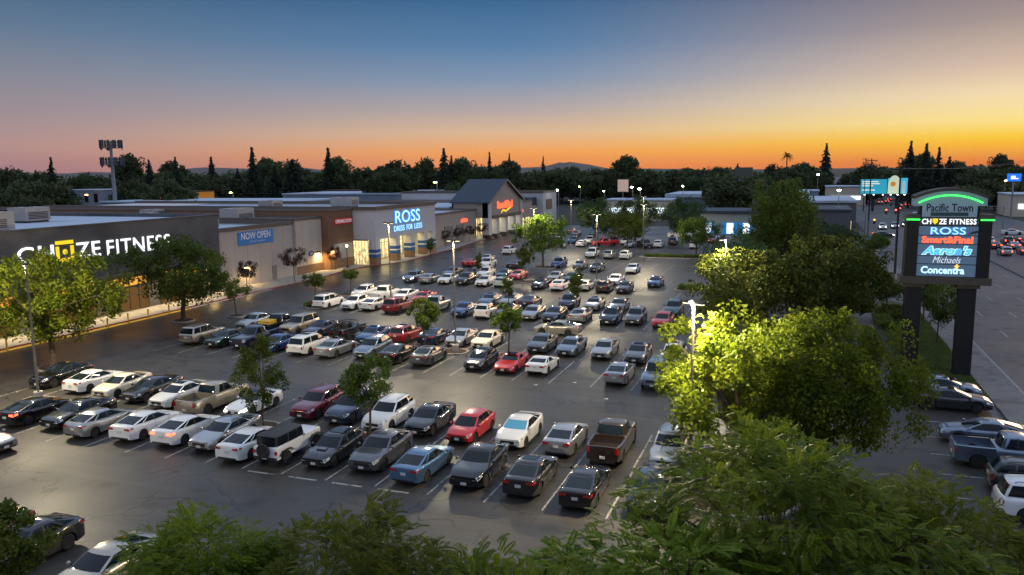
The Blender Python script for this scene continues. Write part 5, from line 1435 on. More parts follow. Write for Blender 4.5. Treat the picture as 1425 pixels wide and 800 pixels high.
tree('lot_small',-62.0,76.0,'small slender tree right of the dark gym tree',rz=1,s=1.05)
tree('lot_col',-33.0,42.3,'upright bushy young tree beside the white coupe with a shining headlamp',rz=1.1)
tree('lot_round',-25.2,42.8,'small round young tree in front of the white crossover',rz=2.4)
tree('lot_round',-32.7,66.2,'young round tree in front of the dark red cars, left of the island lamp post',rz=4.4,s=.92,sz=.98)
tree('lot_oval',-24.4,66.2,'young oval tree standing behind the red coupe',rz=.5)
tree('lot_thin',-24.3,89.2,'dark upright young tree above the champagne sedan',rz=.2,s=1.05,sz=1.12)
tree('lot_thin',-32.8,89.2,'thin dark young tree among the silver sedans, third double row',rz=2.,s=.9)
tree('lot_oval',-38.6,112.3,'slim light green tree in front of the white car by the supermarket lamp',rz=1.5,s=.95,sz=1.2)
tree('lot_thin',-46.0,112.3,'very thin dark sapling behind the white sedans',rz=.5,s=.7,sz=.95)
tree('spread_a',-41.6,130.6,'spreading bright green tree right of the supermarket gable',rz=1.0,s=.95)
tree('spread_b',-43.5,178,'large dark tree left of the far lamp-lit trees',rz=.4,s=1.0)
tree('spread_b',-36.0,184,'far tree with its crown lit yellow by a lamp',rz=2.4,s=1.0,sz=1.02)
tree('spread_a',-33.0,160,'tree over the far double row beside the red pickup',rz=3.3,s=.9,sz=.85)
tree('spread_b',-25.0,182,'tree with yellow-lit edge left of the blue-panelled shop',rz=5.0,s=.98,sz=1.0)
tree('spread_a',-18.2,152,'tree standing in the long far planting bed',rz=4.2,s=.85,sz=.8)
for x,y,l,s in ((-72.6,91.5,'dark red ornamental tree below the NOW OPEN banner',.95),(-72.9,103.2,'dark red ornamental tree at the corner of the cream bay',1.1),(-75.0,118.0,'dark red ornamental tree in front of the brown bay',.85),(-74.2,126.4,'ornamental tree in front of the lit side windows of the clothing store',.85),
    (-74.6,162.5,'ornamental tree just past the clothing store, first of three by the low wing',.75),(-74.2,169,'ornamental tree in the middle of the low taupe wing',.8),(-74.0,175,'ornamental tree at the end of the low taupe wing',.8),(-73.2,181,'ornamental tree at the corner pillar of the gabled store',.85)):
    tree('red_small',x,y,l,'small ornamental trees along the shop fronts',s=s)
tree('tuft',-56.8,84.4,'tufted light green sapling beside the white people carrier',s=1.0)
tree('tuft',-57.6,94.2,'tufted light green sapling at the store end behind white cars',s=.85)
tree('lot_thin',-67.4,140,'dark green sapling in front of the clothing store pillars',s=1.1,sz=.85)
tree('street_small',12.5,83,'small dark tree on the lawn seen between the pylon sign legs',rz=.5,s=.72,sz=.95)
tree('street_small',12.6,93,'leafier small tree beyond the pylon sign near the driveway',rz=1.5,s=.85,sz=1.2)
tree('street_small',9.6,99,'small dark tree left of the pylon sign at the driveway hedge',rz=2.5,s=.75,sz=.7)
tree('street_small',12.3,152,'small sidewalk tree by the corner utility pole',rz=2.5,s=.9)
tree('spread_b',6.0,158,'low spreading tree on the corner lawn',rz=2.,s=.95,sz=.58)
tree('spread_b',4.5,176,'low spreading tree in front of the pale street building',rz=3.,s=.8,sz=.55)
for i,(x,y,s) in enumerate(((3.5,146,.8),(6.2,141,.7),(8.6,146,.75))):
    tree('street_small',x,y,['low shrub at the near corner of the corner lawn','low shrub on the corner lawn edge nearest the driveway','low shrub on the corner lawn beside the sidewalk'][i],s=s,sz=.3,name='shrub')['category']='shrub'
def hedge(x0,x1,y0,y1,h,label,seed):
    rs=np.random.RandomState(seed); n=int((x1-x0)*(y1-y0)*220); pos=rs.uniform([x0,y0,.1],[x1,y1,h],(n,3)); pos[:,2]=h*np.sqrt(rs.uniform(.1,1,n))
    u,v,w=rotm(rs,n,.5); s=rs.uniform(.06,.14,n)[:,None]; V=np.stack([pos-u*s,pos-v*s*.7,pos+u*s,pos+v*s*.7],1)
    o=link_mesh('hedge',np_mesh('hedge',V,4,L_dark)); tag(o,label,'hedge'); return o
hedge(7.8,9.4,88,94,.9,'low clipped hedge at the driveway end of the pylon lawn',3); hedge(9.2,11.8,94,101,.8,'low hedge along the driveway beyond the pylon sign',4)
hedge(-28,-16,151,153,.6,'low planting along the long far kerb bed',5); hedge(-14,-8,127,129,.9,'shrubs in the island beside the large dark street trees',6); hedge(-15.6,-12.2,110,112.5,.7,'low shrubs in the small island right of the blue sedan',7)
hedge(-58,-56,83.5,85.5,.6,'low clump of plants behind the white people carrier',8); hedge(-4,2.5,83,86,.9,'low shrubs under the wide dark trees',9)
hedge(5.9,7.2,74,86,.7,'weedy shrubs beside the faded red kerb',10)
hedge(56,60,100,204,2.4,'long dark hedge behind the far sidewalk of the street',12) if False else None
# grass blades on the lawns
def grass(name, x0,x1,y0,y1,n,seed,h=.16):
    rs=np.random.RandomState(seed); p=rs.uniform([x0,y0],[x1,y1],(n,2)); a=rs.uniform(0,6.28,n); hh=h*rs.uniform(.5,1.5,n); w=.035
    dx=np.cos(a)*w; dy=np.sin(a)*w; lx=rs.normal(size=n)*.05; ly=rs.normal(size=n)*.05; z=np.full(n,.1)
    V=np.stack([np.stack([p[:,0]-dx,p[:,1]-dy,z],1),np.stack([p[:,0]+dx,p[:,1]+dy,z],1),np.stack([p[:,0]+lx,p[:,1]+ly,z+hh],1)],1)
    o=link_mesh(name,np_mesh(name,V,3,L_dark)); o['kind']='stuff'
grass('grass',8.3,13.1,66.5,103,16000,1); grass('grass',-2.8,10.3,136.8,180,12000,2,.25); grass('grass',8.2,13.1,15,37.8,8000,3)

# trees behind the shops and along the horizon
for k,x,y,s,sz,l in (('far_mid',-141,262,1.25,1.2,'large mid-green tree above the clothing store roof, lighter than the wood behind'),('far_b',-200,165,1.0,1.0,'dark bushy tree behind the left part of the gym roof'),('far_b',-183,150,.55,.75,'dark tree at the end of the red-roofed building'),('far_a',-196,212,.95,.85,'dark tree right of the cell tower mast'),('far_a',-216,215,.9,.85,'dark tree left of the cell tower mast'),
    ('far_mid',-113,255,.75,.85,'rounded tree right of the supermarket ridge'),('far_mid',-98,262,.8,.85,'rounded tree above the taupe bay beside the gable'),('far_b',-20,262,1.1,.95,'dark wide tree left of the long low store'),('far_a',-170,190,.5,.5,'low bushy tree behind the gym roof centre')):
    tree(k,x,y,l,s=s,sz=sz)
tree('palm',-6,330,'fan palm standing alone against the orange sky',s=1.0,sz=1.12)
def polar(az, d): return (d*math.sin(rad(az)), d*math.cos(rad(az)))
GW='trees of the wood along the horizon'
rw=random.Random(23)
for i in range(62):                          # nearer broad trees of the wood
    az=-56+52*(i+rw.uniform(.1,.9))/62; d=rw.uniform(372,440); x,y=polar(az,d)
    if az>-4.5: continue
    k=rw.choice(['far_a','far_b','far_c','far_a','far_mid']); s=rw.uniform(.8,1.35); mx=1.0 if az<-22 else .88
    tree(k,x,y,'dark broadleaf tree in the wood behind the shops',GW,s=s,sz=mx*rw.uniform(.82,1.32))
for az,d,s,sz,k in ((-49.5,330,.8,.95,'conifer_b'),(-45.2,340,.8,.9,'conifer_c'),(-44.0,345,.9,1.0,'conifer_a'),(-42.4,335,.8,.95,'conifer_b'),(-40.2,350,.9,1.05,'conifer_a'),(-38.6,345,.8,.95,'conifer_c'),(-37.6,330,1.1,1.1,'conifer_b'),(-36.2,345,.9,1.0,'conifer_c'),(-35.0,325,1.4,1.12,'conifer_c'),
    (-32.6,340,1.2,1.1,'conifer_b'),(-32.0,342,1.0,1.0,'conifer_a'),(-24.6,345,1.2,1.08,'conifer_b'),(-24.1,350,.9,.95,'conifer_b'),(-21.4,360,.7,1.02,'conifer_b'),(-20.0,370,.65,1.0,'conifer_b'),(-17.6,380,.6,.95,'conifer_b'),(-4.2,420,.9,.95,'conifer_c'),(-53,330,.9,.9,'conifer_a'),(1.4,420,1.1,1.15,'conifer_b'),(6.4,330,.9,1.05,'conifer_b'),(7.3,330,.9,1.1,'conifer_a'),(8.0,335,.8,.95,'conifer_b'),(8.6,330,.9,1.0,'conifer_c')):
    d*=1.1; x,y=polar(az,d); tree(k,x,y,'dark pointed conifer rising above the skyline',' conifers above the wood'.strip(),s=s,sz=sz)
for i in range(46):                          # across and beyond the street
    az=-22+38*(i+rw.uniform(.1,.9))/46; d=rw.uniform(400,470); x,y=polar(az,d)
    if 1.2 < az < 3.2: continue
    k=rw.choice(['far_a','far_b','far_c','far_mid']); s=rw.uniform(.75,1.25)
    tree(k,x,y,'dark broadleaf tree on the horizon beyond the junction',GW+' east',s=s,sz=rw.uniform(.62,1.12))
for az,d,s,sz in ((9.6,330,.7,.62),(11.2,350,.8,.72),(12.8,340,.9,.66),(10.4,400,1.1,.95),(13.6,400,1.0,.9),(6.9,400,.9,.8),(4.0,405,.9,.75)):
    x,y=polar(az,d); tree('far_b',x,y,'dark wide tree beyond the street past the pylon sign','trees across the street',s=s,sz=sz)
# the far-off wood that reads as one mass
rs=np.random.RandomState(77); PP=[]
for i in range(420):
    az=rs.uniform(-60,18); d=rs.uniform(480,1100); x,y=polar(az,d)
    if 0.6 < az < 2.6 : continue
    h=rs.uniform(9,17)*(1+.0*d); r=rs.uniform(6,12); n=130
    o=rs.normal(size=(n,3)); o/=np.linalg.norm(o,axis=1)[:,None]; o*=(rs.uniform(.3,1,n)**.5)[:,None]
    PP.append(np.stack([x+o[:,0]*r, y+o[:,1]*r, np.maximum(.5,h*.55+o[:,2]*h*.5)],1))
P_=np.concatenate(PP); n=len(P_); u,v,w=rotm(rs,n,.3); s=rs.uniform(1.2,2.4,n)[:,None]
o=link_mesh('distant_wood',np_mesh('distant_wood',np.stack([P_-u*s,P_-v*s*.7,P_+u*s,P_+v*s*.7],1),4,L_far)); o['kind']='stuff'

# far hills on the horizon
def hill(name, az0, az1, d, prof):
    """prof: heights along the ridge; a ridge with flanks, real depth"""
    n=len(prof); mb=MB(); rows=[]
    for j,(dd,f) in enumerate(((-2600,0.),(-1200,.55),(0,1.),(1300,.5),(2600,0.))):
        row=[]
        for i,h in enumerate(prof):
            x,y=polar(az0+(az1-az0)*i/(n-1), d+dd); row.append(len(mb.v)); mb.v.append((x,y,h*f-4))
        rows.append(row)
    for a,b in zip(rows,rows[1:]):
        for i in range(n-1): mb.f.append((a[i],a[i+1],b[i+1],b[i])); mb.m.append(0)
    o=mb.build(name, M_hill, smooth=True); o['kind']='structure'
M_hill = noisy('hill_scrub',(.10,.085,.07),(.07,.065,.05),.002,.95)
rs=np.random.RandomState(9)
hill('hills',-60,-8,9500,[max(15,85+35*math.sin(i*.31)+18*math.sin(i*.9+1)+rs.uniform(-5,5))*(1.05-.01*i) for i in range(60)])
hill('mountain',-19.5,-12.0,10500,[16,24,36,46,60,72,84,95,110,128,120,130,124,114,104,96,82,68,54,43,32,22,16])
# ------------------------------------------------------------------ cars in the lot: kind, paint, nose (F to the street end we look from, T away), x, y, what it looks like
S = ', front line of nearest double row'
ROWS = [
 ('A1', 39.1, 35.6, 42.2, ', front line of nearest double row', [
  ('sedan','black','T',-49.2,39.1,'black sedan with red tail lamp at store end','b'),('sedan','black','F',-45.9,39.6,'black sedan facing out beside the silver hatchback',''),('slope','silver','T',-42.8,38.6,'silver sloping hatchback with gold light on its tail',''),
  ('sedan','white','T',-39.5,39.1,'older white sedan by the silver hatchback',''),('sedan','white','T',-36.3,39.2,'white sedan with brake lamps glowing','b'),('sedan','silver','F',-33.4,39.3,'silver sedan facing out between two white sedans',''),
  ('sedan','white','T',-30.6,38.3,'white sedan tail-out beside the white off-roader',''),('jeep','white','T',-28.1,38.4,'white off-roader with dark hardtop and rear spare wheel',''),('wagon','charcoal','F',-25.3,38.9,'charcoal car with a bonnet scoop',''),
  ('crossover','grey','F',-22.4,39.3,'dark grey crossover facing out with broad grille',''),('sedan','steelblue','T',-19.3,38.5,'metallic blue sedan showing red tail lamps',''),('crossover','black','F',-16.1,38.9,'black crossover facing out behind leafy shoots',''),
  ('sedan','charcoal','T',-13.0,38.7,'dark grey sedan showing its white plate',''),('sedan','black','T',-9.9,38.2,'black sedan tail-out under overhanging leaves',''),('sedan','navy','F',-6.6,38.6,'dark blue sedan almost hidden by the broad tree','')]),
 ('A2', 45.7, 42.2, 48.6, ', back line of nearest double row', [
  ('crossover','black','F',-56.0,47.0,'black crossover facing out at the store end',''),('sedan','white','T',-52.0,46.6,'white sedan tail-out by the lamp post',''),('sedan','cream','F',-48.7,46.1,'cream sedan facing out',''),('sedan','black','F',-45.7,46.0,'black sedan between the cream and pearl sedans',''),
  ('sedan','pearl','F',-42.5,45.4,'pearl white sedan beside the tan pickup',''),('pickup','tan','T',-39.2,45.0,'tan pickup with an empty open bed',''),('coupe','white','F',-36.0,45.4,'white coupe with a shining headlamp','h'),('suv','maroon','F',-31.3,46.4,'maroon crossover facing out',''),
  ('suv','navy','F',-28.4,46.0,'dark blue crossover beside the maroon one',''),('suv','white','F',-25.3,45.6,'white crossover behind the small round tree',''),('sedan','black','F',-22.3,45.6,'black sedan beside the red hatchback',''),('hatch','red','F',-19.2,45.1,'bright red hatchback facing out',''),
  ('sedan','pearl','F',-16.0,45.3,'white sedan with a blue sunshade in its windscreen',''),('sedan','silver','T',-12.9,45.0,'silver sedan tail-out beside the black pickup',''),('pickup','brown','T',-10.0,44.9,'dark brown pickup with an open bed',''),('suv','silver','F',-6.6,44.6,'pale silver crossover at the edge of the yellow tree','')]),
 ('B1', 62.6, 58.3, 66.0, ', front line of second double row', [
  ('box','champagne','T',-56.2,63.6,'beige old estate SUV tail-out at the store end',''),('sedan','darkgreen','F',-53.0,63.2,'dark green sedan facing out beside the beige SUV',''),('pickup','navy','F',-50.0,63.9,'big dark navy pickup facing out',''),('sedan','blue','F',-46.6,62.8,'blue car mostly behind the upright bushy tree',''),
  ('minivan','pearl','T',-43.2,63.0,'white minivan showing its tail',''),('sedan','silver','T',-40.0,62.5,'silver sedan tail-out beside the white minivan',''),('suv','bluegrey','F',-36.6,63.3,'blue-grey SUV facing out',''),('sedan','black','T',-33.4,62.3,'black sedan tail-out in front of the dark red SUV',''),
  ('sedan','grey','T',-30.4,62.3,'dark grey sedan tail-out before the empty stall',''),('hatch','charcoal','F',-25.4,62.2,'charcoal crossover facing out left of the red coupe',''),('coupe','red','F',-22.6,62.0,'bright red sports coupe',''),('coupe','white','T',-19.9,62.4,'white coupe tail-out beside the red coupe',''),
  ('sedan','silver','T',-13.1,61.3,'silver sedan tail-out standing apart',''),('box','bluegrey','F',-10.1,61.1,'grey boxy SUV facing out by the yellow tree','')]),
 ('B2', 69.9, 66.4, 73.0, ', back line of second double row', [
  ('crossover','silver','F',-55.6,71.0,'silver crossover facing out at the store end',''),('pickup','black','T',-51.9,70.2,'black pickup carrying a yellow load',''),('box','tan','F',-49.4,70.4,'beige boxy SUV facing out',''),('sedan','navy','F',-46.5,69.9,'dark navy sedan facing out',''),
  ('openjeep','black','T',-42.8,69.4,'black open-topped off-roader with a roll cage',''),('sedan','blue','F',-39.7,68.9,'dark blue sedan behind the blue-grey SUV',''),('suv','darkred','T',-36.6,69.9,'dark red SUV tail-out',''),('sedan','navy','T',-33.5,70.0,'navy sedan tail-out behind the young round tree',''),
  ('sedan','silver','F',-30.6,70.0,'silver sedan facing out beside the lamp post',''),('sedan','cream','F',-27.9,70.1,'cream sedan facing out',''),('sedan','grey','F',-22.3,69.8,'grey sedan facing out behind the red coupe',''),('sedan','bluegrey','F',-19.4,69.5,'blue-grey sedan facing out',''),
  ('sedan','silver','F',-16.2,69.3,'silver sedan with dark grille facing out alone',''),('sedan','grey','F',-13.0,68.4,'brownish grey sedan behind the silver one',''),('suv','white','F',-9.9,68.2,'white SUV half hidden by the yellow tree','')]),
 ('C1', 85.3, 81.6, 89.2, ', front line of third double row', [
  ('minivan','white','T',-55.6,85.6,'long white people carrier tail-out at the store end',''),('suv','white','F',-51.6,85.4,'small white SUV facing out',''),('sedan','white','T',-49.0,85.7,'white sedan tail-out with black rear window',''),('box','darkred','T',-45.4,84.9,'dark red SUV showing its tail',''),
  ('pickup','silver','T',-41.0,86.0,'silver pickup with a black open bed',''),('sedan','blue','F',-36.7,84.9,'deep blue sedan',''),('suv','pearl','T',-33.7,84.6,'white SUV tail-out',''),('sedan','black','F',-31.2,84.9,'black sedan behind the oval tree',''),('sedan','silver','F',-28.3,85.2,'silver sedan facing out beside the navy one',''),
  ('sedan','navy','F',-25.7,85.1,'dark navy sedan facing out',''),('sedan','silver','T',-22.7,85.2,'silver sedan tail-out behind the champagne car',''),('suv','navy','F',-19.2,84.9,'navy SUV facing out',''),('suv','grey','F',-16.6,85.6,'grey SUV facing out at the end of the pack',''),('hatch','red','F',-13.5,84.8,'red hatchback standing alone','')]),
 ('C2', 92.6, 89.4, 96.4, ', back line of third double row', [
  ('suv','white','F',-55.0,93.4,'white SUV facing out at the store end',''),('pickup','white','T',-51.3,92.2,'white pickup tail-out beside a white SUV',''),('sedan','white','F',-48.4,92.6,'white sedan facing out',''),('sedan','pink','F',-45.3,91.9,'cherry red sedan facing out',''),
  ('sedan','bluegrey','F',-36.4,92.5,'blue-grey sedan facing out left of the thin tree',''),('sedan','silver','F',-33.7,92.7,'silver sedan facing out beside the thin tree',''),('sedan','navy','T',-31.1,92.6,'violet-navy sedan tail-out',''),('suv','navy','F',-26.3,93.2,'navy SUV facing out',''),
  ('sedan','silver','F',-23.1,93.1,'silver sedan facing out beside the navy SUV',''),('sedan','grey','F',-20.0,92.8,'grey sedan facing out at the end of the pack',''),('suv','teal','F',-13.4,91.6,'dark teal SUV beside the dark trees','')]),
 ('D1', 108.5, 104.2, 112.0, ', front line of fourth double row', [
  ('suv','bluegrey','F',-55.6,109.4,'blue-grey SUV with both headlamps shining','h'),('sedan','silver','T',-52.7,109.0,'silver sedan tail-out',''),('sedan','white','F',-49.8,109.2,'white sedan facing out left of the dark SUV',''),('suv','charcoal','F',-46.7,108.9,'dark grey SUV facing out',''),('sedan','white','F',-43.4,108.5,'white sedan facing out right of the dark SUV',''),
  ('hatch','palegreen','T',-40.5,108.2,'pale green hatchback tail-out',''),('sedan','navy','F',-34.7,108.0,'navy sedan facing out',''),('sedan','white','T',-31.6,107.2,'white sedan with brake lamps glowing','b'),('hatch','pearl','T',-28.1,108.0,'white hatchback behind a dark upright tree',''),('suv','brown','T',-25.2,107.3,'brown-grey SUV tail-out',''),('sedan','charcoal','F',-22.4,107.4,'charcoal sedan at the end of the pack','')]),
 ('D2', 116.0, 112.4, 119.4, ', back line of fourth double row', [
  ('sedan','navy','F',-52.3,116.6,'navy sedan facing out',''),('sedan','charcoal','F',-49.0,116.0,'charcoal sedan facing out',''),('suv','white','F',-46.6,116.7,'white SUV facing out',''),('sedan','navy','F',-43.4,116.5,'navy car behind a white sedan',''),('sedan','red','F',-41.0,116.2,'bright red sedan facing out by the slim tree',''),
  ('sedan','silver','F',-34.8,115.9,'silver sedan facing out',''),('sedan','teal','F',-31.9,115.0,'teal-grey sedan squeezed behind the lit white sedan',''),('sedan','white','F',-25.3,114.8,'white sedan facing out',''),('sedan','blue','F',-19.3,114.0,'blue sedan parked alone','')]),
]
STRIPES = MB()
for rid, yc, y0, y1, phrase, cars in ROWS:
    m_, xs_ = stall_lines([c[3] for c in cars], y0, y1)
    off = len(STRIPES.v); STRIPES.v += m_.v; STRIPES.f += [tuple(i+off for i in f) for f in m_.f]; STRIPES.m += m_.m
    if rid[1] == '2':
        pass
    for kind, colr, d, x, y, lab, lit in cars:
        h = (-math.pi/2 if d == 'F' else math.pi/2) + rad(RND.uniform(-1.2,1.2))
        r_ = place_car(kind, colr, x, y, h, lab+phrase, 'cars parked in the car park', lit)
        if 'yellow load' in lab:
            mb = MB(); mb.box(-2.5,-1.1,-.6,.6,.85,1.5); o = link_mesh('cargo_box', mb.mesh('cargo_box',[M_yellow]), r_)
        if 'sunshade' in lab:
            for c in r_.children:
                if c.name.startswith('windshield'):
                    c.material_slots[0].link='OBJECT'; c.material_slots[0].material = SHADE = plain('sunshade_blue',(.05,.28,.42),.12,0,.6,1.)
for x,y0,y1 in ((-34.9,12.8,19),(-31.9,12.8,19),(-28.7,12.8,19.0),(-34.9,19,25.6),(-31.9,19,25.6),(-28.7,19,25.6),(-25.2,19,25.6),(-22.0,19,25.6)):
    STRIPES.face([(x-.055,y0,.009),(x+.055,y0,.009),(x+.055,y1,.009),(x-.055,y1,.009)])
for y in np.arange(30.4,64,3.3):             # stalls on the street side lie crosswise
    STRIPES.face([(7.6,y-.055,.009),(13.2,y-.055,.009),(13.2,y+.055,.009),(7.6,y+.055,.009)])
for x in (-27.9,-25.2,-22.4,-19.6):
    STRIPES.face([(x-.9,35.35,.009),(x+.9,35.35,.009),(x+.9,35.5,.009),(x-.9,35.5,.009)])
for rowy in (128,):
    for x in np.arange(-56,-20,2.95): STRIPES.face([(x-.055,126.8,.009),(x+.055,126.8,.009),(x+.055,140.2,.009),(x-.055,140.2,.009)])
for x in np.arange(-44,-26,2.95): STRIPES.face([(x-.055,146,.009),(x+.055,146,.009),(x+.055,152,.009),(x-.055,152,.009)])
for x in (-14.9,-11.9): STRIPES.face([(x-.055,104,.009),(x+.055,104,.009),(x+.055,109,.009),(x-.055,109,.009)])
o = STRIPES.build('stall_markings', M_paint); o['kind']='structure'

# far rows
G5='cars parked in the car park'
for kind,colr,d,x,y,lab in (('coupe','red','T',-55.1,130.5,'red sports coupe tail-out at the store end of the fifth row'),('sedan','silver','F',-54.4,137.0,'silver car last in the column behind the red sports coupe'),('suv','white','F',-51.4,129.6,'white SUV beside the red sports coupe, fifth double row'),('sedan','charcoal','T',-45.9,128.5,'dark sedan behind the slim light green tree'),
    ('suv','blue','F',-39.3,132.8,'blue SUV right of the spreading bright green tree'),('sedan','grey','F',-35.1,131.4,'grey car beside the charcoal sedan, fifth double row'),('sedan','charcoal','F',-31.5,128.8,'charcoal sedan alone in the middle of the fifth row'),('sedan','white','F',-25.5,128.4,'white sedan alone in the lamplight, fifth row'),
    ('box','white','F',-37.6,149.5,'white pickup-sized SUV left of a silver and a white SUV'),('suv','silver','T',-33.9,148.5,'silver SUV tail-out between two white SUVs'),('suv','white','T',-30.8,148.3,'white SUV tail-out at the kerb of the long planting bed'),('suv','white','T',-55.5,152.0,'white SUV driving along the store lane near the gable')):
    place_car(kind,colr,x,y,(-math.pi/2 if d=='F' else math.pi/2),lab,G5,far=True)
for kind,colr,a,x,y,lab in (('sedan','silver',0,-50.2,167,'silver car seen from the side below the spreading green tree'),('sedan','white',90,-45.2,170.4,'white sedan tail-out far back beside the far lamp post'),('suv','white',-90,-45.5,178.5,'white SUV with dark roof far back'),('pickup','red',215,-40.3,171.8,'red pickup far back under the trees'),('sedan','silver',-90,-34.6,170.8,'silver car right of the red pickup'),
    ('pickup','charcoal',-60,-31.2,169.8,'dark pickup beyond the far planting bed'),('suv','white',90,-28.6,172,'white SUV tail-out beyond the far planting bed'),('suv','charcoal',90,-26.6,179.5,'dark SUV behind the white one beyond the planting bed'),('suv','white',90,-21.0,171.8,'white SUV tail-out standing alone near the blue-panelled shop'),('suv','darkred',-90,-18.8,186,'dark red SUV outside the blue-panelled shop'),
    ('pickup','white',0,-27.5,196,'white pickup seen from the side near the blue-panelled shop'),('suv','blue',-90,-49.0,177,'blue SUV under the large dark far tree'),('suv','navy',-90,-47.0,186,'navy SUV far back left of the white one'),('sedan','red',-90,-57.5,206,'small red car farthest back by the gable'),('sedan','charcoal',-90,-53.5,196,'dark car far back beside a lamp'),
    ('sedan','white',-90,-53.0,178,'white car half hidden by the spreading tree'),('suv','silver',90,-56.0,186,'silver SUV far back near the supermarket'),('sedan','pearl',-90,-37.0,178,'pale car in the shade of the lamp-lit far tree'),('sedan','darkred',-90,-42.5,192,'dark red car at the far edge of the car park'),('sedan','silver',0,-20,194,'silver car passing in front of the blue-panelled shop')):
    place_car(kind,colr,x,y,rad(a),lab,G5,far=True)
# moving and odd cars
place_car('sedan','champagne',-23.0,77.2,math.pi,'champagne sedan driving across the aisle between the second and third double rows',None,'',name='moving_sedan')
place_car('sedan','silver',-46.9,33.2,0,'silver sedan nosing in from the left edge along the nearest aisle',None,'',name='moving_sedan')
place_car('crossover','black',-31.2,23.6,-math.pi/2,'black crossover in the bottom left corner showing an alloy wheel',G5)
place_car('sedan','brownred',-34.2,23.6,-math.pi/2,'dark brown car at the bottom left edge, glossy roof',G5)
place_car('sedan','champagne',-26.4,23.4,-math.pi/2,'pale silver sedan at the bottom edge beside the black crossover',G5)
place_car('sedan','charcoal',10.2,60.6,0,'black sedan nosed towards the street below the pylon sign',G5)
place_car('sedan','bluegrey',10.2,63.9,0,'dark grey sedan tucked behind the black one at the pylon legs',G5)
place_car('sedan','bluegrey',10.9,53.4,math.pi,'steel grey-blue sedan facing the trees, street side',G5)
place_car('pickup','bluegrey',11.4,49.3,0,'grey pickup with flat covered bed, street side',G5)
place_car('suv','charcoal',11.9,45.6,0,'dark SUV squeezed between the grey pickup and the white SUV',G5)
place_car('box','white',11.8,42.2,0,'white SUV at the right edge, tail towards the trees',G5)
# street traffic
GQ='cars queuing at the junction'
for i,(x,y,k,c,l) in enumerate(((36.0,171,'suv','silver','silver SUV first in sight of the left queue lane, red lamps lit'),(37.0,184,'sedan','charcoal','dark sedan second in the left queue lane with red lamps'),(37.6,194,'suv','white','white SUV third in the left queue lane with red lamps'),(39.6,173,'sedan','darkred','dark red sedan last of the right queue lane'),(40.4,185,'sedan','silver','silver sedan in the middle of the right queue lane'),(41.6,196,'suv','black','black SUV near the junction in the right queue lane'),
    (43.6,180,'sedan','white','white sedan in the outer queue lane'),(44.2,191,'suv','grey','grey SUV in the outer queue lane nearer the junction'),(45.2,201,'sedan','charcoal','dark sedan in the outer queue lane at the stop line'))):
    place_car(k,c,x,y,math.pi/2,l,GQ,'b',name='queuing_car',far=True)
for x,y,k,c,l in ((40.0,160,'sedan','grey','grey sedan joining the end of the middle queue lane'),(43.3,167,'suv','darkred','dark red SUV near the end of the outer queue lane'),(43.1,155,'sedan','black','black sedan farthest back in the queue with red lamps'),(46.9,177,'sedan','silver','silver sedan in the kerbside queue lane'),(47.3,189,'suv','navy','navy SUV in the kerbside queue lane nearer the junction')):
    place_car(k,c,x,y,math.pi/2,l,GQ,'b',name='queuing_car',far=True)
place_car('sedan','white',48,222,0,'white sedan crossing the junction beyond the queue',None,'',name='moving_sedan',far=True)
place_car('sedan','black',18.5,208,0,'black car turning at the corner with a lit red lamp',None,'bh',name='moving_sedan',far=True)
for i,(x,y,l) in enumerate(((20.6,236,'car with headlamps on waiting left of the junction mouth'),(24.0,240,'car with headlamps on waiting in the middle of the junction mouth'),(27.4,247,'car with headlamps on waiting right of the junction mouth'))):
    place_car('suv',('white','silver','grey')[i],x,y,-math.pi/2,l,'cars waiting across the junction','h',name='waiting_car',far=True)
for i in range(14):
    place_car('sedan',('white','grey','silver')[i%3],36+3.4*(i%3)-1.2*(i//3),300+34*(i//2)+6*(i%2),math.pi/2,'car with red tail lamps far down the street','cars far down the street','b',name='distant_car',far=True)

for i,(x,y,l) in enumerate(((-12.9,55.5,'crumpled white paper on the asphalt in front of the lone silver sedan'),(-19.0,57.6,'scrap of white paper behind the white coupe'),(-16.3,59.2,'small white scrap beside the stall line right of the white coupe'))):
    mb = MB(); a=.16; mb.face([(x-a,y-a*.5,.03),(x+a,y-a*.7,.012),(x+a*.9,y+a*.6,.06),(x-a*.8,y+a*.5,.02)]); o = mb.build('paper_scrap', M_plate); tag(o,l,'litter')
# ------------------------------------------------------------------ camera
f, pitch, roll, yaw = 1112., rad(8.28), -0.0117, .3475
cu = bpy.data.cameras.new('camera'); cam = bpy.data.objects.new('camera', cu); COL.objects.link(cam)
cu.sensor_width = 36.; cu.lens = 36.*f/1425.; cu.clip_start = .5; cu.clip_end = 40000
def lot(v):
    return Vector((v[0]*math.cos(yaw)-v[1]*math.sin(yaw), v[0]*math.sin(yaw)+v[1]*math.cos(yaw), v[2]))
Fw = Vector((0,math.cos(pitch),-math.sin(pitch))); U0 = Vector((0,math.sin(pitch),math.cos(pitch))); X0 = Vector((1,0,0))
Rt = X0*math.cos(roll)+U0*math.sin(roll); Up = X0*-math.sin(roll)+U0*math.cos(roll)
Rt, Up, Fw = lot(Rt), lot(Up), lot(Fw)
cam.matrix_world = Matrix(((Rt.x,Up.x,-Fw.x,0),(Rt.y,Up.y,-Fw.y,0),(Rt.z,Up.z,-Fw.z,16.55),(0,0,0,1)))
sc.camera = cam

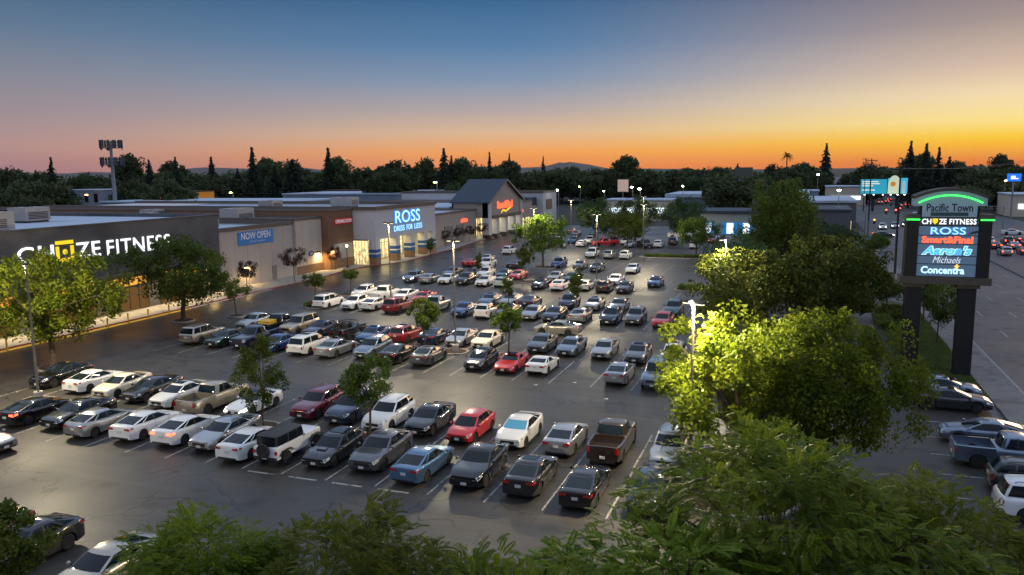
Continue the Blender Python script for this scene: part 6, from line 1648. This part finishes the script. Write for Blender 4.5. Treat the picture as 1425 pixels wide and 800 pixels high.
# ------------------------------------------------------------------ sky: dusk, the sun just under the horizon to the right
SUN_AZ = 17.0                                # degrees from +y towards +x
w = bpy.data.worlds.new('World'); sc.world = w; w.use_nodes = True
nt = w.node_tree; nt.nodes.clear(); L = nt.links.new
out = nt.nodes.new('ShaderNodeOutputWorld')
tc = N(nt,'ShaderNodeTexCoord'); nv = N(nt,'ShaderNodeVectorMath',operation='NORMALIZE'); L(tc.outputs['Generated'], nv.inputs[0])
sx = N(nt,'ShaderNodeSeparateXYZ'); L(nv.outputs[0], sx.inputs[0])
el = N(nt,'ShaderNodeMath',operation='ARCSINE'); L(sx.outputs[2], el.inputs[0])
eld = N(nt,'ShaderNodeMath',operation='MULTIPLY'); eld.inputs[1].default_value = 180/math.pi; L(el.outputs[0], eld.inputs[0])
elm = N(nt,'ShaderNodeMapRange',inp={'From Min':-2.,'From Max':38.}); L(eld.outputs[0], elm.inputs['Value'])
cxy = N(nt,'ShaderNodeCombineXYZ'); L(sx.outputs[0],cxy.inputs[0]); L(sx.outputs[1],cxy.inputs[1])
nxy = N(nt,'ShaderNodeVectorMath',operation='NORMALIZE'); L(cxy.outputs[0], nxy.inputs[0])
dt = N(nt,'ShaderNodeVectorMath',operation='DOT_PRODUCT'); L(nxy.outputs[0], dt.inputs[0]); dt.inputs[1].default_value = (math.sin(rad(SUN_AZ)), math.cos(rad(SUN_AZ)), 0)
ac = N(nt,'ShaderNodeMath',operation='ARCCOSINE'); L(dt.outputs['Value'], ac.inputs[0])
azd = N(nt,'ShaderNodeMath',operation='MULTIPLY'); azd.inputs[1].default_value = 180/math.pi; L(ac.outputs[0], azd.inputs[0])
def lin(c): return tuple(((v/255+.055)/1.055)**2.4 if v/255 > .04045 else v/255/12.92 for v in c)
def ramp(stops):
    r = N(nt,'ShaderNodeValToRGB'); L(elm.outputs[0], r.inputs[0]); e = r.color_ramp.elements
    while len(e) > 1: e.remove(e[-1])
    for i,(deg,c) in enumerate(stops):
        p = (deg+2)/40.
        if i == 0: e[0].position = p; e[0].color = (*lin(c),1)
        else: q = e.new(p); q.color = (*lin(c),1)
    return r
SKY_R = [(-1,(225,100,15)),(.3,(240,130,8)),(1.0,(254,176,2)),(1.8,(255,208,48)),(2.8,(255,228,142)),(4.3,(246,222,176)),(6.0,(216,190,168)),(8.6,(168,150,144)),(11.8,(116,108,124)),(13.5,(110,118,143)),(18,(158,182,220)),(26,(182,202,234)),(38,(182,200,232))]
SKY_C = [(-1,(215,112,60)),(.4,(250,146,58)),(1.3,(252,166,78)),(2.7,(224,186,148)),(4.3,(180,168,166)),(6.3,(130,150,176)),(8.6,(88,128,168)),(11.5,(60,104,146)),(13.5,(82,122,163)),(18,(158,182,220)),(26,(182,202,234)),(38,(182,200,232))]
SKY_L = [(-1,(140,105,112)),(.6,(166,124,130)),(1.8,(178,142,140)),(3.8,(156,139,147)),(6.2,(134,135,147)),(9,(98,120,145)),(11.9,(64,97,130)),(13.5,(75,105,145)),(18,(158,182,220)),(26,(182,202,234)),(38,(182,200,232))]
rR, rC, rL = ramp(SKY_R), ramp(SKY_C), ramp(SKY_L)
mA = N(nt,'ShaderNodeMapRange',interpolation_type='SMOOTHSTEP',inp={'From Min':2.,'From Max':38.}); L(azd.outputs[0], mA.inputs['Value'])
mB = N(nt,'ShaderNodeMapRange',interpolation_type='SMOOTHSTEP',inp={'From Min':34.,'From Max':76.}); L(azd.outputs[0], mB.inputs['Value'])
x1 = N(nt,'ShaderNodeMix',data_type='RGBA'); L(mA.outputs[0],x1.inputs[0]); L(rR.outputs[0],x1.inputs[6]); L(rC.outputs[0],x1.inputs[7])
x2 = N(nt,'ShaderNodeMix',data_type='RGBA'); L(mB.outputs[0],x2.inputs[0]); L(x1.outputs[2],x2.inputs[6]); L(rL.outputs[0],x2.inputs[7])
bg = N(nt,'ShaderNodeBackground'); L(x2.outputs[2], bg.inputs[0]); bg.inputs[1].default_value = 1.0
sk = N(nt,'ShaderNodeTexSky'); sk.sky_type = 'NISHITA'; sk.sun_disc = False; sk.sun_elevation = rad(1.0); sk.sun_rotation = rad(SUN_AZ)
bg2 = N(nt,'ShaderNodeBackground'); L(sk.outputs[0], bg2.inputs[0]); bg2.inputs[1].default_value = .0012
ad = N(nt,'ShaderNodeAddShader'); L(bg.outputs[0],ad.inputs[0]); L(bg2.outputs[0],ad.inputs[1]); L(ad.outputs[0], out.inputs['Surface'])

sl = bpy.data.lights.new('sun','SUN'); sl.energy = .5; sl.angle = rad(14); sl.color = (1.,.62,.34)
so = bpy.data.objects.new('sun', sl); COL.objects.link(so)
sd = Vector((math.sin(rad(SUN_AZ+6))*math.cos(rad(5)), math.cos(rad(SUN_AZ+6))*math.cos(rad(5)), math.sin(rad(5))))
so.rotation_euler = sd.to_track_quat('Z','Y').to_euler()

vs = sc.view_settings; vs.view_transform = 'Standard'; vs.look = 'None'; vs.exposure = 0.; vs.gamma = 1.
sc.render.engine = 'CYCLES'
c = sc.cycles
c.use_denoising = True; c.max_bounces = 5; c.diffuse_bounces = 2; c.glossy_bounces = 2; c.transmission_bounces = 3; c.transparent_max_bounces = 4
c.sample_clamp_indirect = 4.; c.caustics_reflective = False; c.caustics_refractive = False
# ------------------------------------------------------------------ evening air
mb = MB(); mb.box(-14500,14500,-3500,16500,-5,260)
m, nt_, out_ = new_mat('evening_air')
pv_ = N(nt_,'ShaderNodeVolumePrincipled'); pv_.inputs['Density'].default_value = 1.2e-5; pv_.inputs['Color'].default_value = (.86,.88,.95,1)
nt_.links.new(pv_.outputs[0], out_.inputs['Volume'])
o = mb.build('haze', m); o['kind'] = 'stuff'
